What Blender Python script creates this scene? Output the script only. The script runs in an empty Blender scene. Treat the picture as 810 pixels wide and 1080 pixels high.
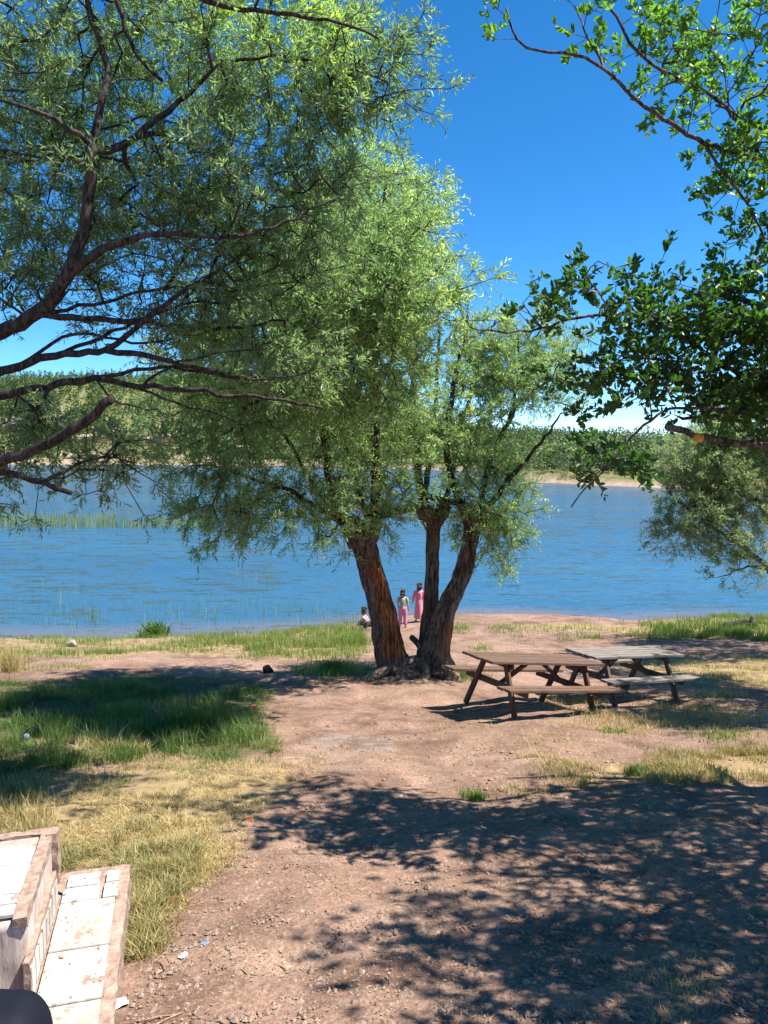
import bpy, bmesh, math, random
import numpy as np
from mathutils import Matrix, Vector, Euler

rng = np.random.default_rng(11)
random.seed(11)
SC = bpy.context.scene
COL = SC.collection
PI = math.pi
R = math.radians

# ------------------------------------------------------------------ camera model (used to read positions off the photograph)
F = 811.0
PITCH = math.atan(70 / 811.0)
CP, SP = math.cos(PITCH), math.sin(PITCH)
CAM = np.array([0.0, 0.0, 6.3])


def P(px, py, d):
    u = (px - 405) / F
    v = (540 - py) / F
    r = np.array([u, CP + v * SP, -SP + v * CP])
    return CAM + r * (d / r[1])


def G(px, py):
    px = np.asarray(px, float); py = np.asarray(py, float)
    u = (px - 405) / F; v = (540 - py) / F
    ry = CP + v * SP; rz = -SP + v * CP
    t = -2.1 / (rz + .16 * ry)
    return u * t, ry * t


def proj(x, y, z):
    z = z - CAM[2]
    f = y * CP - z * SP
    f = np.where(f < .05, .05, f)
    return 405 + F * x / f, 540 - F * (y * SP + z * CP) / f


# ------------------------------------------------------------------ noise
def vnoise(x, y, seed=0):
    xi = np.floor(x).astype(np.int64); yi = np.floor(y).astype(np.int64)
    fx = x - xi; fy = y - yi
    fx = fx * fx * (3 - 2 * fx); fy = fy * fy * (3 - 2 * fy)

    def h(a, b):
        n = (a * 374761393 + b * 668265263 + seed * 1274126177) & 0x7fffffff
        n = ((n ^ (n >> 13)) * 1274126177) & 0x7fffffff
        return ((n ^ (n >> 16)) & 0xffff) / 65535.0
    return (h(xi, yi) * (1 - fx) + h(xi + 1, yi) * fx) * (1 - fy) + (h(xi, yi + 1) * (1 - fx) + h(xi + 1, yi + 1) * fx) * fy


def fbm(x, y, seed=0, o=4):
    s = 0; a = .5; t = 0
    for i in range(o):
        s = s + a * vnoise(x * 2 ** i + 17.3 * i, y * 2 ** i - 9.1 * i, seed + i); t += a; a *= .5
    return s / t


def sstep(a, b, x):
    t = np.clip((x - a) / (b - a), 0, 1)
    return t * t * (3 - 2 * t)


# ------------------------------------------------------------------ mesh building
def newobj(name, me, mat=None, parent=None):
    o = bpy.data.objects.new(name, me)
    COL.objects.link(o)
    if mat is not None:
        for m in (mat if isinstance(mat, (list, tuple)) else [mat]):
            me.materials.append(m)
    if parent is not None:
        o.parent = parent
    return o


def tag(o, label=None, cat=None, group=None, kind=None):
    if label: o['label'] = label
    if cat: o['category'] = cat
    if group: o['group'] = group
    if kind: o['kind'] = kind
    return o


def empty(name, loc, label, cat, group=None, rot=(0, 0, 0)):
    o = bpy.data.objects.new(name, None)
    o.empty_display_size = .2
    COL.objects.link(o)
    o.location = loc; o.rotation_euler = rot
    return tag(o, label, cat, group)


class MB:
    def __init__(s):
        s.v = []; s.n = 0; s.f = []; s.at = {}

    def add(s, co_, faces, **attrs):
        v = np.asarray(co_, float).reshape(-1, 3)
        for fa in (faces if isinstance(faces, list) else [faces]):
            s.f.append(np.asarray(fa, np.int64) + s.n)
        for k, a in attrs.items():
            s.at.setdefault(k, []).append((s.n, np.broadcast_to(np.asarray(a, float), (len(v),))))
        s.v.append(v); s.n += len(v)

    def mesh(s, name, smooth=True):
        me = bpy.data.meshes.new(name)
        v = np.concatenate(s.v)
        me.vertices.add(len(v)); me.vertices.foreach_set('co', v.astype(np.float32).ravel())
        lv = np.concatenate([f.ravel() for f in s.f])
        lt = np.concatenate([np.full(f.shape[0], f.shape[1]) for f in s.f])
        ls = np.concatenate([[0], np.cumsum(lt)[:-1]])
        me.loops.add(len(lv)); me.loops.foreach_set('vertex_index', lv.astype(np.int32))
        me.polygons.add(len(lt)); me.polygons.foreach_set('loop_start', ls.astype(np.int32))
        me.polygons.foreach_set('use_smooth', np.full(len(lt), smooth))
        me.update(calc_edges=True)
        for k, parts in s.at.items():
            a = np.zeros(len(v), np.float32)
            for st, arr in parts: a[st:st + len(arr)] = arr
            me.attributes.new(k, 'FLOAT', 'POINT').data.foreach_set('value', a)
        return me

    def build(s, name, mat, parent=None, smooth=True):
        return newobj(name, s.mesh(name, smooth), mat, parent)


def unit(a):
    return a / np.maximum(np.linalg.norm(a, axis=-1, keepdims=True), 1e-9)


def crom(pts, step):
    """Catmull-Rom through the rows of pts (x, y, z, r...), resampled about every step metres."""
    pts = np.asarray(pts, float)
    if len(pts) < 2: return pts
    q = np.vstack([2 * pts[0] - pts[1], pts, 2 * pts[-1] - pts[-2]])
    out = []
    for i in range(1, len(q) - 2):
        L = np.linalg.norm(q[i + 1, :3] - q[i, :3]); k = max(1, int(round(L / step)))
        for t in np.arange(k) / k:
            a, b, c, d = q[i - 1], q[i], q[i + 1], q[i + 2]
            out.append(.5 * (2 * b + (c - a) * t + (2 * a - 5 * b + 4 * c - d) * t * t + (3 * b - a - 3 * c + d) * t ** 3))
    out.append(pts[-1])
    o = np.array(out)
    if o.shape[1] > 3: o[:, 3] = np.maximum(o[:, 3], pts[:, 3].min() * .8)
    return o


def tube(mb, pts, rad, k=8, cap=True, radfn=None, **attrs):
    pts = np.asarray(pts, float); n = len(pts)
    if n < 2: return
    rad = np.broadcast_to(np.asarray(rad, float), (n,))
    T = np.gradient(pts, axis=0); T = unit(T)
    N = np.zeros((n, 3))
    a = np.array([0, 1, 0.]) if abs(T[0, 1]) < .8 else np.array([1., 0, 0])
    N[0] = unit(a - T[0] * a.dot(T[0]))
    for i in range(1, n):
        w = N[i - 1] - T[i] * N[i - 1].dot(T[i]); N[i] = w / max(np.linalg.norm(w), 1e-9)
    B = np.cross(T, N)
    th = np.arange(k) * 2 * PI / k
    rr = rad[:, None] * (np.ones((n, k)) if radfn is None else radfn(n, th))
    V = pts[:, None] + rr[..., None] * (np.cos(th)[None, :, None] * N[:, None] + np.sin(th)[None, :, None] * B[:, None])
    i = np.arange(n - 1)[:, None] * k; j = np.arange(k)[None]; j2 = (j + 1) % k
    q = np.stack([i + j, i + j2, i + k + j2, i + k + j], -1).reshape(-1, 4)
    fs = [q]
    V = V.reshape(-1, 3)
    if cap:
        V = np.vstack([V, pts[-1][None], pts[0][None]])
        c = n * k; jj = np.arange(k)
        fs.append(np.stack([(n - 1) * k + jj, (n - 1) * k + (jj + 1) % k, np.full(k, c)], -1))
        fs.append(np.stack([(jj + 1) % k, jj, np.full(k, c + 1)], -1))
    mb.add(V, fs, **attrs)


def bm_obj(name, bm, mat, parent=None, smooth=False):
    me = bpy.data.meshes.new(name)
    bm.normal_update(); bm.to_mesh(me); bm.free()
    if smooth: me.polygons.foreach_set('use_smooth', np.ones(len(me.polygons), bool))
    return newobj(name, me, mat, parent)


def bm_box(bm, c, size, M=None, bev=.004, rough=0.0):
    t = bmesh.new()
    bmesh.ops.create_cube(t, size=1)
    bmesh.ops.scale(t, vec=size, verts=t.verts)
    if rough:
        for ax in range(3):
            n = max(1, int(size[ax] / .045))
            for q_ in range(1, n):
                co_ = [0, 0, 0]; co_[ax] = -size[ax] / 2 + size[ax] * q_ / n; no_ = [0, 0, 0]; no_[ax] = 1
                bmesh.ops.bisect_plane(t, geom=t.verts[:] + t.edges[:] + t.faces[:], plane_co=co_, plane_no=no_)
        for v in t.verts: v.co += Vector([random.gauss(0, rough) for _ in range(3)])
    elif bev:
        bmesh.ops.bevel(t, geom=t.edges[:], offset=bev, segments=2, affect='EDGES')
    bmesh.ops.translate(t, vec=c, verts=t.verts)
    if M is not None: bmesh.ops.transform(t, matrix=M, verts=t.verts)
    me = bpy.data.meshes.new('tmp'); t.to_mesh(me); t.free()
    bm.from_mesh(me); bpy.data.meshes.remove(me)


def bar(bm, a, b, w, h, bev=.004, up=(0, 0, 1)):
    """A plank from a to b, w wide across, h thick along up."""
    a = Vector(a); b = Vector(b); x = (b - a); L = x.length; x.normalize()
    u = Vector(up); y = u.cross(x).normalized(); z = x.cross(y)
    M = Matrix((x, y, z)).transposed().to_4x4(); M.translation = (a + b) / 2
    bm_box(bm, (0, 0, 0), (L, w, h), M, bev)


# ------------------------------------------------------------------ materials
def mat(name, rough=.8):
    m = bpy.data.materials.new(name); m.use_nodes = True
    nt = m.node_tree; b = nt.nodes['Principled BSDF']; b.inputs['Roughness'].default_value = rough
    b.inputs['Specular IOR Level'].default_value = .25
    return m, nt, b


def nd(nt, t, **kw):
    n = nt.nodes.new(t)
    for k, v in kw.items(): setattr(n, k, v)
    return n


def ln(nt, a, b): nt.links.new(a, b)


def ramp(nt, src, stops):
    r = nd(nt, 'ShaderNodeValToRGB')
    e = r.color_ramp.elements
    while len(e) > 1: e.remove(e[-1])
    e[0].position = stops[0][0]; e[0].color = (*stops[0][1], 1)
    for p, c in stops[1:]:
        x = e.new(p); x.color = (*c, 1)
    ln(nt, src, r.inputs[0]); return r.outputs[0]


def noise(nt, scale, detail=4, rough=.6, vec=None, stretch=None, coord='Object', dist=0):
    n = nd(nt, 'ShaderNodeTexNoise'); n.inputs['Scale'].default_value = scale
    n.inputs['Detail'].default_value = detail; n.inputs['Roughness'].default_value = rough
    n.inputs['Distortion'].default_value = dist
    if vec is None:
        tc = nd(nt, 'ShaderNodeTexCoord'); vec = tc.outputs[coord]
    if stretch:
        mp = nd(nt, 'ShaderNodeMapping'); mp.inputs['Scale'].default_value = stretch
        ln(nt, vec, mp.inputs[0]); vec = mp.outputs[0]
    ln(nt, vec, n.inputs['Vector']); return n.outputs['Fac']


def attr(nt, name):
    a = nd(nt, 'ShaderNodeAttribute'); a.attribute_name = name; return a.outputs['Fac']


def mixc(nt, fac, a, b, mode='MIX'):
    m = nd(nt, 'ShaderNodeMix', data_type='RGBA', blend_type=mode)
    if isinstance(fac, (int, float)): m.inputs[0].default_value = fac
    else: ln(nt, fac, m.inputs[0])
    for k, c in ((6, a), (7, b)):
        if isinstance(c, tuple): m.inputs[k].default_value = (*c, 1)
        else: ln(nt, c, m.inputs[k])
    return m.outputs[2]


def math_(nt, op, a, b=0.0):
    m = nd(nt, 'ShaderNodeMath', operation=op)
    for k, c in ((0, a), (1, b)):
        if isinstance(c, (int, float)): m.inputs[k].default_value = c
        else: ln(nt, c, m.inputs[k])
    return m.outputs[0]


def bump(nt, b, h, strength=.5, dist=.02):
    n = nd(nt, 'ShaderNodeBump'); n.inputs['Strength'].default_value = strength; n.inputs['Distance'].default_value = dist
    ln(nt, h, n.inputs['Height']); ln(nt, n.outputs[0], b.inputs['Normal']); return n


def simple(name, c1, c2, scale=20, rough=.8, bmp=.3, bd=.005, stretch=None, spec=.25):
    m, nt, b = mat(name, rough)
    b.inputs['Specular IOR Level'].default_value = spec
    n = noise(nt, scale, 5, .65, stretch=stretch)
    ln(nt, ramp(nt, n, [(.3, c1), (.7, c2)]), b.inputs['Base Color'])
    if bmp: bump(nt, b, n, bmp, bd)
    return m


def leaf_mat(name, stops, under, trans=.35, rough=.55):
    m, nt, b = mat(name, rough)
    b.inputs['Specular IOR Level'].default_value = .35
    col = ramp(nt, attr(nt, 'v'), stops)
    geo = nd(nt, 'ShaderNodeNewGeometry')
    c2 = mixc(nt, geo.outputs['Backfacing'], col, mixc(nt, .6, col, under))
    ln(nt, c2, b.inputs['Base Color'])
    t = nd(nt, 'ShaderNodeBsdfTranslucent')
    ln(nt, mixc(nt, 1.0, col, (1.6, 1.9, 1.0), 'MULTIPLY'), t.inputs[0])
    mx = nd(nt, 'ShaderNodeMixShader'); mx.inputs[0].default_value = trans
    ln(nt, b.outputs[0], mx.inputs[1]); ln(nt, t.outputs[0], mx.inputs[2])
    ln(nt, mx.outputs[0], nt.nodes['Material Output'].inputs[0])
    return m


def bark_mat(name, dark, light, wood=True, scale=6):
    m, nt, b = mat(name, .9)
    tc = nd(nt, 'ShaderNodeTexCoord')
    n1 = noise(nt, scale, 8, .7, vec=tc.outputs['Object'], stretch=(3, 3, .55), dist=.6)
    n2 = noise(nt, scale * 5, 4, .7, vec=tc.outputs['Object'], stretch=(2, 2, .5))
    h = math_(nt, 'ADD', n1, math_(nt, 'MULTIPLY', n2, .35))
    c = ramp(nt, h, [(.56, tuple(np.array(dark) * .6)), (.66, tuple((np.array(dark) * .7 + np.array(light) * .3))), (.78, light)])
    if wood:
        w = attr(nt, 'wood')  # bare orange wood plus the sunlit trunk sides, painted as colour
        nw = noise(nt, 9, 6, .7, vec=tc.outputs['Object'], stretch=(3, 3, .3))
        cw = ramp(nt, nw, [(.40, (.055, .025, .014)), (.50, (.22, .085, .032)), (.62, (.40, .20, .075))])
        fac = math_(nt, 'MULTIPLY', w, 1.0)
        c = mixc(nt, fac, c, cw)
        p = attr(nt, 'pale')
        cp = ramp(nt, nw, [(.38, (.10, .06, .038)), (.52, (.30, .21, .14)), (.66, (.50, .38, .27))])
        c = mixc(nt, p, c, cp)
    ln(nt, c, b.inputs['Base Color'])
    bump(nt, b, h, 1.0, .05 if wood else .02)
    return m


M = {}
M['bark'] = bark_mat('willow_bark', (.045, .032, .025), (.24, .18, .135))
M['bark_thin'] = bark_mat('branch_bark', (.020, .016, .013), (.10, .08, .063), False, 10)
M['bark_grey'] = bark_mat('grey_branch_bark', (.035, .028, .024), (.20, .165, .14), False, 10)
M['willow'] = leaf_mat('willow_leaf', [(0, (.09, .142, .062)), (.5, (.20, .278, .128)), (.85, (.325, .395, .175)), (1, (.47, .51, .27))], (.34, .39, .26), .50, .38)
M['willow_near'] = leaf_mat('willow_leaf_near', [(0, (.08, .13, .06)), (.5, (.18, .255, .122)), (.85, (.285, .355, .165)), (1, (.36, .47, .11))], (.32, .37, .26), .50, .38)
M['willow_grey'] = leaf_mat('grey_willow_leaf', [(0, (.09, .13, .062)), (.5, (.18, .232, .125)), (1, (.34, .37, .21))], (.3, .34, .26), .44)
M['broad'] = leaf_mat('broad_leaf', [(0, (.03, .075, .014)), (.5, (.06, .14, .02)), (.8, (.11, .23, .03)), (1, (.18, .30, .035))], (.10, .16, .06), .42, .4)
M['grass_green'] = leaf_mat('green_grass_blade', [(0, (.05, .10, .018)), (.55, (.10, .17, .03)), (.8, (.20, .23, .06)), (1, (.38, .31, .14))], (.1, .16, .05), .3)
M['grass_shore'] = leaf_mat('shore_grass_blade', [(0, (.09, .15, .025)), (.5, (.19, .25, .05)), (.8, (.33, .33, .11)), (1, (.45, .38, .19))], (.15, .2, .06), .3)
M['grass_dry'] = leaf_mat('dry_grass_blade', [(0, (.09, .135, .03)), (.25, (.24, .205, .07)), (.6, (.42, .31, .13)), (1, (.54, .41, .21))], (.34, .27, .13), .2)
M['reed'] = leaf_mat('reed_blade', [(0, (.12, .17, .06)), (.6, (.22, .27, .10)), (1, (.34, .36, .18))], (.15, .2, .06), .25)
M['pine'] = leaf_mat('far_pine_needles', [(0, (.03, .06, .018)), (.5, (.08, .135, .034)), (1, (.17, .225, .06))], (.06, .1, .03), .2)
M['oak'] = leaf_mat('far_bush_leaf', [(0, (.035, .065, .022)), (.5, (.085, .135, .042)), (1, (.20, .235, .08))], (.08, .12, .05), .2)

# ground
m, nt, b = mat('lakeside_ground', .95); M['ground'] = m
tc = nd(nt, 'ShaderNodeTexCoord'); ob = tc.outputs['Object']
n_big = noise(nt, .55, 5, .6, vec=ob); n_mid = noise(nt, 4, 6, .65, vec=ob); n_fine = noise(nt, 38, 5, .75, vec=ob)
vor = nd(nt, 'ShaderNodeTexVoronoi'); vor.inputs['Scale'].default_value = 34; ln(nt, ob, vor.inputs['Vector'])
vor2 = nd(nt, 'ShaderNodeTexVoronoi'); vor2.inputs['Scale'].default_value = 85; ln(nt, ob, vor2.inputs['Vector'])
dirt = ramp(nt, n_big, [(.3, (.152, .089, .061)), (.5, (.212, .132, .093)), (.7, (.272, .185, .136))])
dirt = mixc(nt, math_(nt, 'MULTIPLY', n_mid, .75), dirt, ramp(nt, n_mid, [(.35, (.112, .066, .047)), (.65, (.295, .2, .147))]))
dirt = mixc(nt, .6, dirt, mixc(nt, 1.0, dirt, ramp(nt, n_fine, [(.33, (.35, .35, .35)), (.67, (1.75, 1.7, 1.65))]), 'MULTIPLY'))
stone = ramp(nt, vor.outputs['Color'], [(0, (.7, .7, .7)), (.8, (1.05, 1.03, 1.0)), (.93, (1.6, 1.6, 1.6))])
dirt = mixc(nt, .55, dirt, mixc(nt, 1.0, dirt, stone, 'MULTIPLY'))
grey = ramp(nt, n_mid, [(.3, (.135, .105, .09)), (.7, (.24, .20, .175))])
straw = ramp(nt, n_mid, [(.3, (.15, .105, .05)), (.7, (.36, .26, .125))])
soil = ramp(nt, n_mid, [(.3, (.05, .048, .02)), (.7, (.13, .11, .045))])
wet = ramp(nt, n_mid, [(.3, (.13, .09, .075)), (.7, (.23, .17, .145))])
nf = math_(nt, 'MULTIPLY', math_(nt, 'SUBTRACT', n_mid, .5), 1.1)


def amask(name):
    v = math_(nt, 'ADD', attr(nt, name), nf)
    mr = nd(nt, 'ShaderNodeMapRange', interpolation_type='SMOOTHSTEP'); ln(nt, v, mr.inputs[0])
    mr.inputs[1].default_value = .3; mr.inputs[2].default_value = .7
    return mr.outputs[0]


n_lo = noise(nt, .9, 4, .6, vec=ob, dist=1.2)
dirt = mixc(nt, 1.0, dirt, ramp(nt, n_lo, [(.34, (.62, .58, .56)), (.5, (1, 1, 1)), (.66, (1.22, 1.2, 1.18))]), 'MULTIPLY')
c = mixc(nt, amask('grey'), dirt, grey)
c = mixc(nt, amask('dry'), c, straw)
c = mixc(nt, amask('green'), c, soil)
c = mixc(nt, attr(nt, 'wet'), c, wet)
ln(nt, c, b.inputs['Base Color'])
hh = math_(nt, 'ADD', math_(nt, 'ADD', n_fine, math_(nt, 'MULTIPLY', n_mid, 1.2)), math_(nt, 'MULTIPLY', vor.outputs['Distance'], .5))
hh = math_(nt, 'ADD', hh, math_(nt, 'MULTIPLY', vor2.outputs['Distance'], .3))
bump(nt, b, hh, .6, .022)

# far hills
m, nt, b = mat('far_hill_earth', .95); M['hill'] = m
n1 = noise(nt, .09, 6, .65); n2 = noise(nt, .6, 5, .7)
gr = ramp(nt, n2, [(.3, (.07, .085, .03)), (.7, (.20, .19, .075))])
ea = ramp(nt, n2, [(.3, (.20, .135, .09)), (.7, (.37, .275, .195))])
c = mixc(nt, attr(nt, 'bare'), gr, ea)
ln(nt, c, b.inputs['Base Color']); bump(nt, b, n2, .6, .6)

# water
m, nt, b = mat('lake_water', .09); M['water'] = m
b.inputs['Specular IOR Level'].default_value = .36
tc = nd(nt, 'ShaderNodeTexCoord'); ob = tc.outputs['Object']


def slope(scale, stretch, kx, ky, dist=.4, det=3):
    n = nd(nt, 'ShaderNodeTexNoise'); n.inputs['Scale'].default_value = scale; n.inputs['Detail'].default_value = det; n.inputs['Roughness'].default_value = .6; n.inputs['Distortion'].default_value = dist
    mp = nd(nt, 'ShaderNodeMapping'); mp.inputs['Scale'].default_value = stretch; mp.inputs['Rotation'].default_value = (0, 0, R(7))
    ln(nt, ob, mp.inputs[0]); ln(nt, mp.outputs[0], n.inputs['Vector'])
    sb = nd(nt, 'ShaderNodeVectorMath', operation='SUBTRACT'); ln(nt, n.outputs['Color'], sb.inputs[0]); sb.inputs[1].default_value = (.5, .5, .5)
    ml_ = nd(nt, 'ShaderNodeVectorMath', operation='MULTIPLY'); ln(nt, sb.outputs[0], ml_.inputs[0]); ml_.inputs[1].default_value = (kx, ky, 0)
    return ml_.outputs[0]


sa = slope(1.5, (.32, 1.7, 1), .20, 1.0); sb_ = slope(5.2, (.5, 1.6, 1), .3, .55); sc_ = slope(.12, (.4, 1.3, 1), .06, .14)
add = nd(nt, 'ShaderNodeVectorMath', operation='ADD'); ln(nt, sa, add.inputs[0]); ln(nt, sb_, add.inputs[1])
add2 = nd(nt, 'ShaderNodeVectorMath', operation='ADD'); ln(nt, add.outputs[0], add2.inputs[0]); ln(nt, sc_, add2.inputs[1])
add3 = nd(nt, 'ShaderNodeVectorMath', operation='ADD'); ln(nt, add2.outputs[0], add3.inputs[0]); add3.inputs[1].default_value = (0, 0, 1)
nrm = nd(nt, 'ShaderNodeVectorMath', operation='NORMALIZE'); ln(nt, add3.outputs[0], nrm.inputs[0]); ln(nt, nrm.outputs[0], b.inputs['Normal'])
deep = ramp(nt, noise(nt, .05, 3, .5, vec=ob, stretch=(.4, 1.5, 1)), [(.3, (.026, .082, .142)), (.7, (.036, .112, .182))])
c = mixc(nt, attr(nt, 'shallow'), deep, (.115, .11, .125))
df = nd(nt, 'ShaderNodeBsdfDiffuse'); ln(nt, c, df.inputs[0])
gl = nd(nt, 'ShaderNodeBsdfGlossy'); gl.inputs['Roughness'].default_value = .12; ln(nt, nrm.outputs[0], gl.inputs['Normal'])
fr = nd(nt, 'ShaderNodeFresnel'); fr.inputs[0].default_value = 1.33; ln(nt, nrm.outputs[0], fr.inputs['Normal'])
mx = nd(nt, 'ShaderNodeMixShader'); ln(nt, math_(nt, 'MULTIPLY', fr.outputs[0], .78), mx.inputs[0]); ln(nt, df.outputs[0], mx.inputs[1]); ln(nt, gl.outputs[0], mx.inputs[2])
ln(nt, mx.outputs[0], nt.nodes['Material Output'].inputs[0])

M['wood_brown'] = simple('weathered_brown_wood', (.055, .032, .021), (.19, .112, .073), 5, .8, .6, .006, (1.0, 14, 14))
M['wood_dark'] = simple('dark_brown_wood', (.05, .026, .017), (.15, .08, .05), 5, .8, .6, .006, (6, 6, 1.0))
M['wood_grey'] = simple('weathered_grey_wood', (.09, .074, .062), (.27, .23, .195), 5, .85, .6, .006, (1.0, 14, 14))
M['wood_grey_dark'] = simple('dark_weathered_wood', (.06, .042, .032), (.17, .125, .095), 5, .85, .6, .006, (5, 5, 1.0))
M['mortar'] = simple('brown_mortar', (.18, .115, .085), (.40, .285, .22), 22, .95, .9, .012)
M['plaster'] = simple('stained_plaster', (.27, .20, .16), (.62, .54, .48), 7, .9, .5, .01, (3, 3, .6))
M['litter'] = simple('dead_leaf', (.16, .09, .055), (.42, .30, .19), 30, .8, 0)
M['soil'] = simple('planter_soil', (.07, .042, .03), (.18, .11, .08), 20, .95, 1, .02)
M['navy'] = simple('navy_canvas', (.0012, .002, .006), (.003, .0045, .012), 160, .75, .4, .002)
M['rock_dark'] = simple('charred_stone', (.012, .011, .010), (.05, .045, .04), 14, .9, .8, .03)
M['rock_pale'] = simple('pale_stone', (.2, .165, .12), (.40, .34, .26), 9, .9, .8, .03)
M['rock_pink'] = simple('pink_rock', (.26, .18, .12), (.50, .38, .29), .8, .95, .9, .5)
M['pebble'] = simple('pebble_stone', (.14, .09, .065), (.34, .25, .19), 9, .9, .4, .005)
M['skin'] = simple('skin', (.46, .27, .19), (.54, .33, .24), 5, .55, 0)
M['hair'] = simple('brown_hair', (.035, .018, .010), (.09, .05, .028), 60, .6, .5, .004)
M['cloth_grey'] = simple('grey_green_cloth', (.24, .23, .17), (.34, .32, .25), 20, .85, .4, .006)
M['cloth_pink'] = simple('pink_cloth', (.62, .15, .22), (.76, .28, .34), 9, .8, .5, .01)
M['cloth_lilac'] = simple('magenta_cloth', (.50, .16, .30), (.64, .26, .40), 9, .8, .5, .01)
M['cloth_white'] = simple('white_cloth', (.68, .66, .64), (.8, .79, .77), 9, .8, .4, .01)
M['cloth_dark'] = simple('dark_green_cloth', (.012, .03, .018), (.03, .055, .035), 9, .8, .4, .01)
M['metal'] = simple('grey_metal', (.42, .43, .44), (.55, .56, .57), 5, .5, 0)
M['paper'] = simple('paper_white', (.72, .71, .68), (.82, .81, .78), 12, .7, .3, .002)
M['red_plastic'] = simple('red_plastic', (.55, .05, .03), (.65, .09, .05), 9, .5, .1)
M['orange_plastic'] = simple('orange_plastic', (.62, .16, .06), (.72, .24, .10), 9, .5, .1)
M['blue_plastic'] = simple('blue_plastic', (.10, .17, .30), (.20, .28, .42), 9, .6, .1)
M['pole_orange'] = simple('bare_orange_wood', (.5, .24, .04), (.7, .40, .1), 30, .8, .3)

m, nt, b = mat('chipped_white_tile', .35); M['tile'] = m
n1 = noise(nt, 7, 6, .7); n2 = noise(nt, 30, 4, .6)
c = ramp(nt, n2, [(.3, (.36, .34, .305)), (.7, (.56, .545, .51))])
chip = nd(nt, 'ShaderNodeMapRange'); ln(nt, n1, chip.inputs[0]); chip.inputs[1].default_value = .595; chip.inputs[2].default_value = .61
c = mixc(nt, chip.outputs[0], c, ramp(nt, n2, [(.3, (.22, .15, .115)), (.7, (.36, .26, .2))]))
st = nd(nt, 'ShaderNodeMapRange'); ln(nt, noise(nt, 2.2, 4, .6), st.inputs[0]); st.inputs[1].default_value = .47; st.inputs[2].default_value = .66; st.inputs[4].default_value = .75
c = mixc(nt, st.outputs[0], c, (.30, .225, .17))
ln(nt, c, b.inputs['Base Color']); bump(nt, b, math_(nt, 'MULTIPLY', chip.outputs[0], -1.0), .5, .004)


# ------------------------------------------------------------------ ground height
def shore_shift(x):
    return np.interp(x, [-60, -12, -6, -1.5, 1.5, 5, 9, 14, 60], [-.35, -.33, -.22, .02, .42, .40, .22, .25, .25])


def gz(x, y):
    x = np.asarray(x, float); y = np.asarray(y, float)
    z = 4.2 - .16 * y
    z = z + shore_shift(x) * sstep(19, 27, y)
    z = z - .10 * np.maximum(y - 27.5, 0) * .8
    near = np.exp(-((x / 30) ** 2) - ((y - 12) / 22) ** 2)
    z = z + near * ((fbm(x * .45, y * .45, 3, 3) - .5) * .28 + (fbm(x * 2.1, y * 2.1, 9, 3) - .5) * .07)
    z = z + .06 * np.exp(-((y - 14.4 - .1 * x) / 1.6) ** 2) * np.exp(-((x - .4) / 2.2) ** 2)      # a low mound round the willow
    return np.maximum(z, -3.5)


def inpoly(px, py, poly):
    poly = np.asarray(poly, float); ins = np.zeros(px.shape, bool)
    j = len(poly) - 1
    for i in range(len(poly)):
        xi, yi = poly[i]; xj, yj = poly[j]
        cnd = ((yi > py) != (yj > py)) & (px < (xj - xi) * (py - yi) / (yj - yi + 1e-12) + xi)
        ins ^= cnd; j = i
    return ins


GREEN = [(-320, 722), (0, 718), (150, 713), (262, 714), (285, 730), (272, 758), (300, 786), (250, 800), (150, 796), (60, 815), (0, 835), (-320, 860)]
DRY = [(-320, 825), (0, 828), (60, 812), (150, 795), (260, 794), (345, 800), (335, 826), (262, 860), (240, 910), (196, 940), (165, 1000), (128, 1012), (112, 930), (0, 905), (-320, 950)]
SHORE_L = [(-400, 668), (0, 668), (100, 662), (200, 655), (372, 653), (395, 688), (340, 698), (150, 690), (100, 695), (0, 692), (-400, 694)]
SHORE_R = [(538, 659), (600, 657), (672, 660), (700, 653), (810, 650), (1200, 648), (1200, 676), (810, 671), (640, 667), (538, 664)]
STRIP = [(560, 818), (690, 799), (810, 790), (1150, 780), (1150, 818), (810, 822), (700, 826), (600, 828)]
STRIP2 = [(640, 704), (700, 690), (810, 690), (1150, 690), (1150, 745), (810, 728), (745, 724)]
GREYP = [(325, 765), (400, 762), (425, 800), (400, 815), (350, 812), (300, 800)]
PATHL = [(-300, 694), (0, 692), (150, 690), (340, 698), (395, 690), (520, 680), (640, 668), (1100, 672), (1100, 690), (640, 702), (480, 735), (390, 712), (0, 716), (-300, 720)]


def softmask(x, y, z, poly, amp=14):
    acc = 0
    r2 = np.random.default_rng(5)
    px, py = proj(x, y, z)
    s = np.clip((py - 600) / 150, .12, 1.4)
    for k in range(10):
        a = r2.uniform(0, 2 * PI); q = amp * r2.uniform(.1, 1)
        acc = acc + inpoly(px + q * np.cos(a) * 1.6, py + q * np.sin(a) * s, poly)
    return acc / 10


def axis_spacing(segs):
    out = []
    for a, b_, st in segs: out.append(np.arange(a, b_, st))
    return np.concatenate(out + [[segs[-1][1]]])


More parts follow.
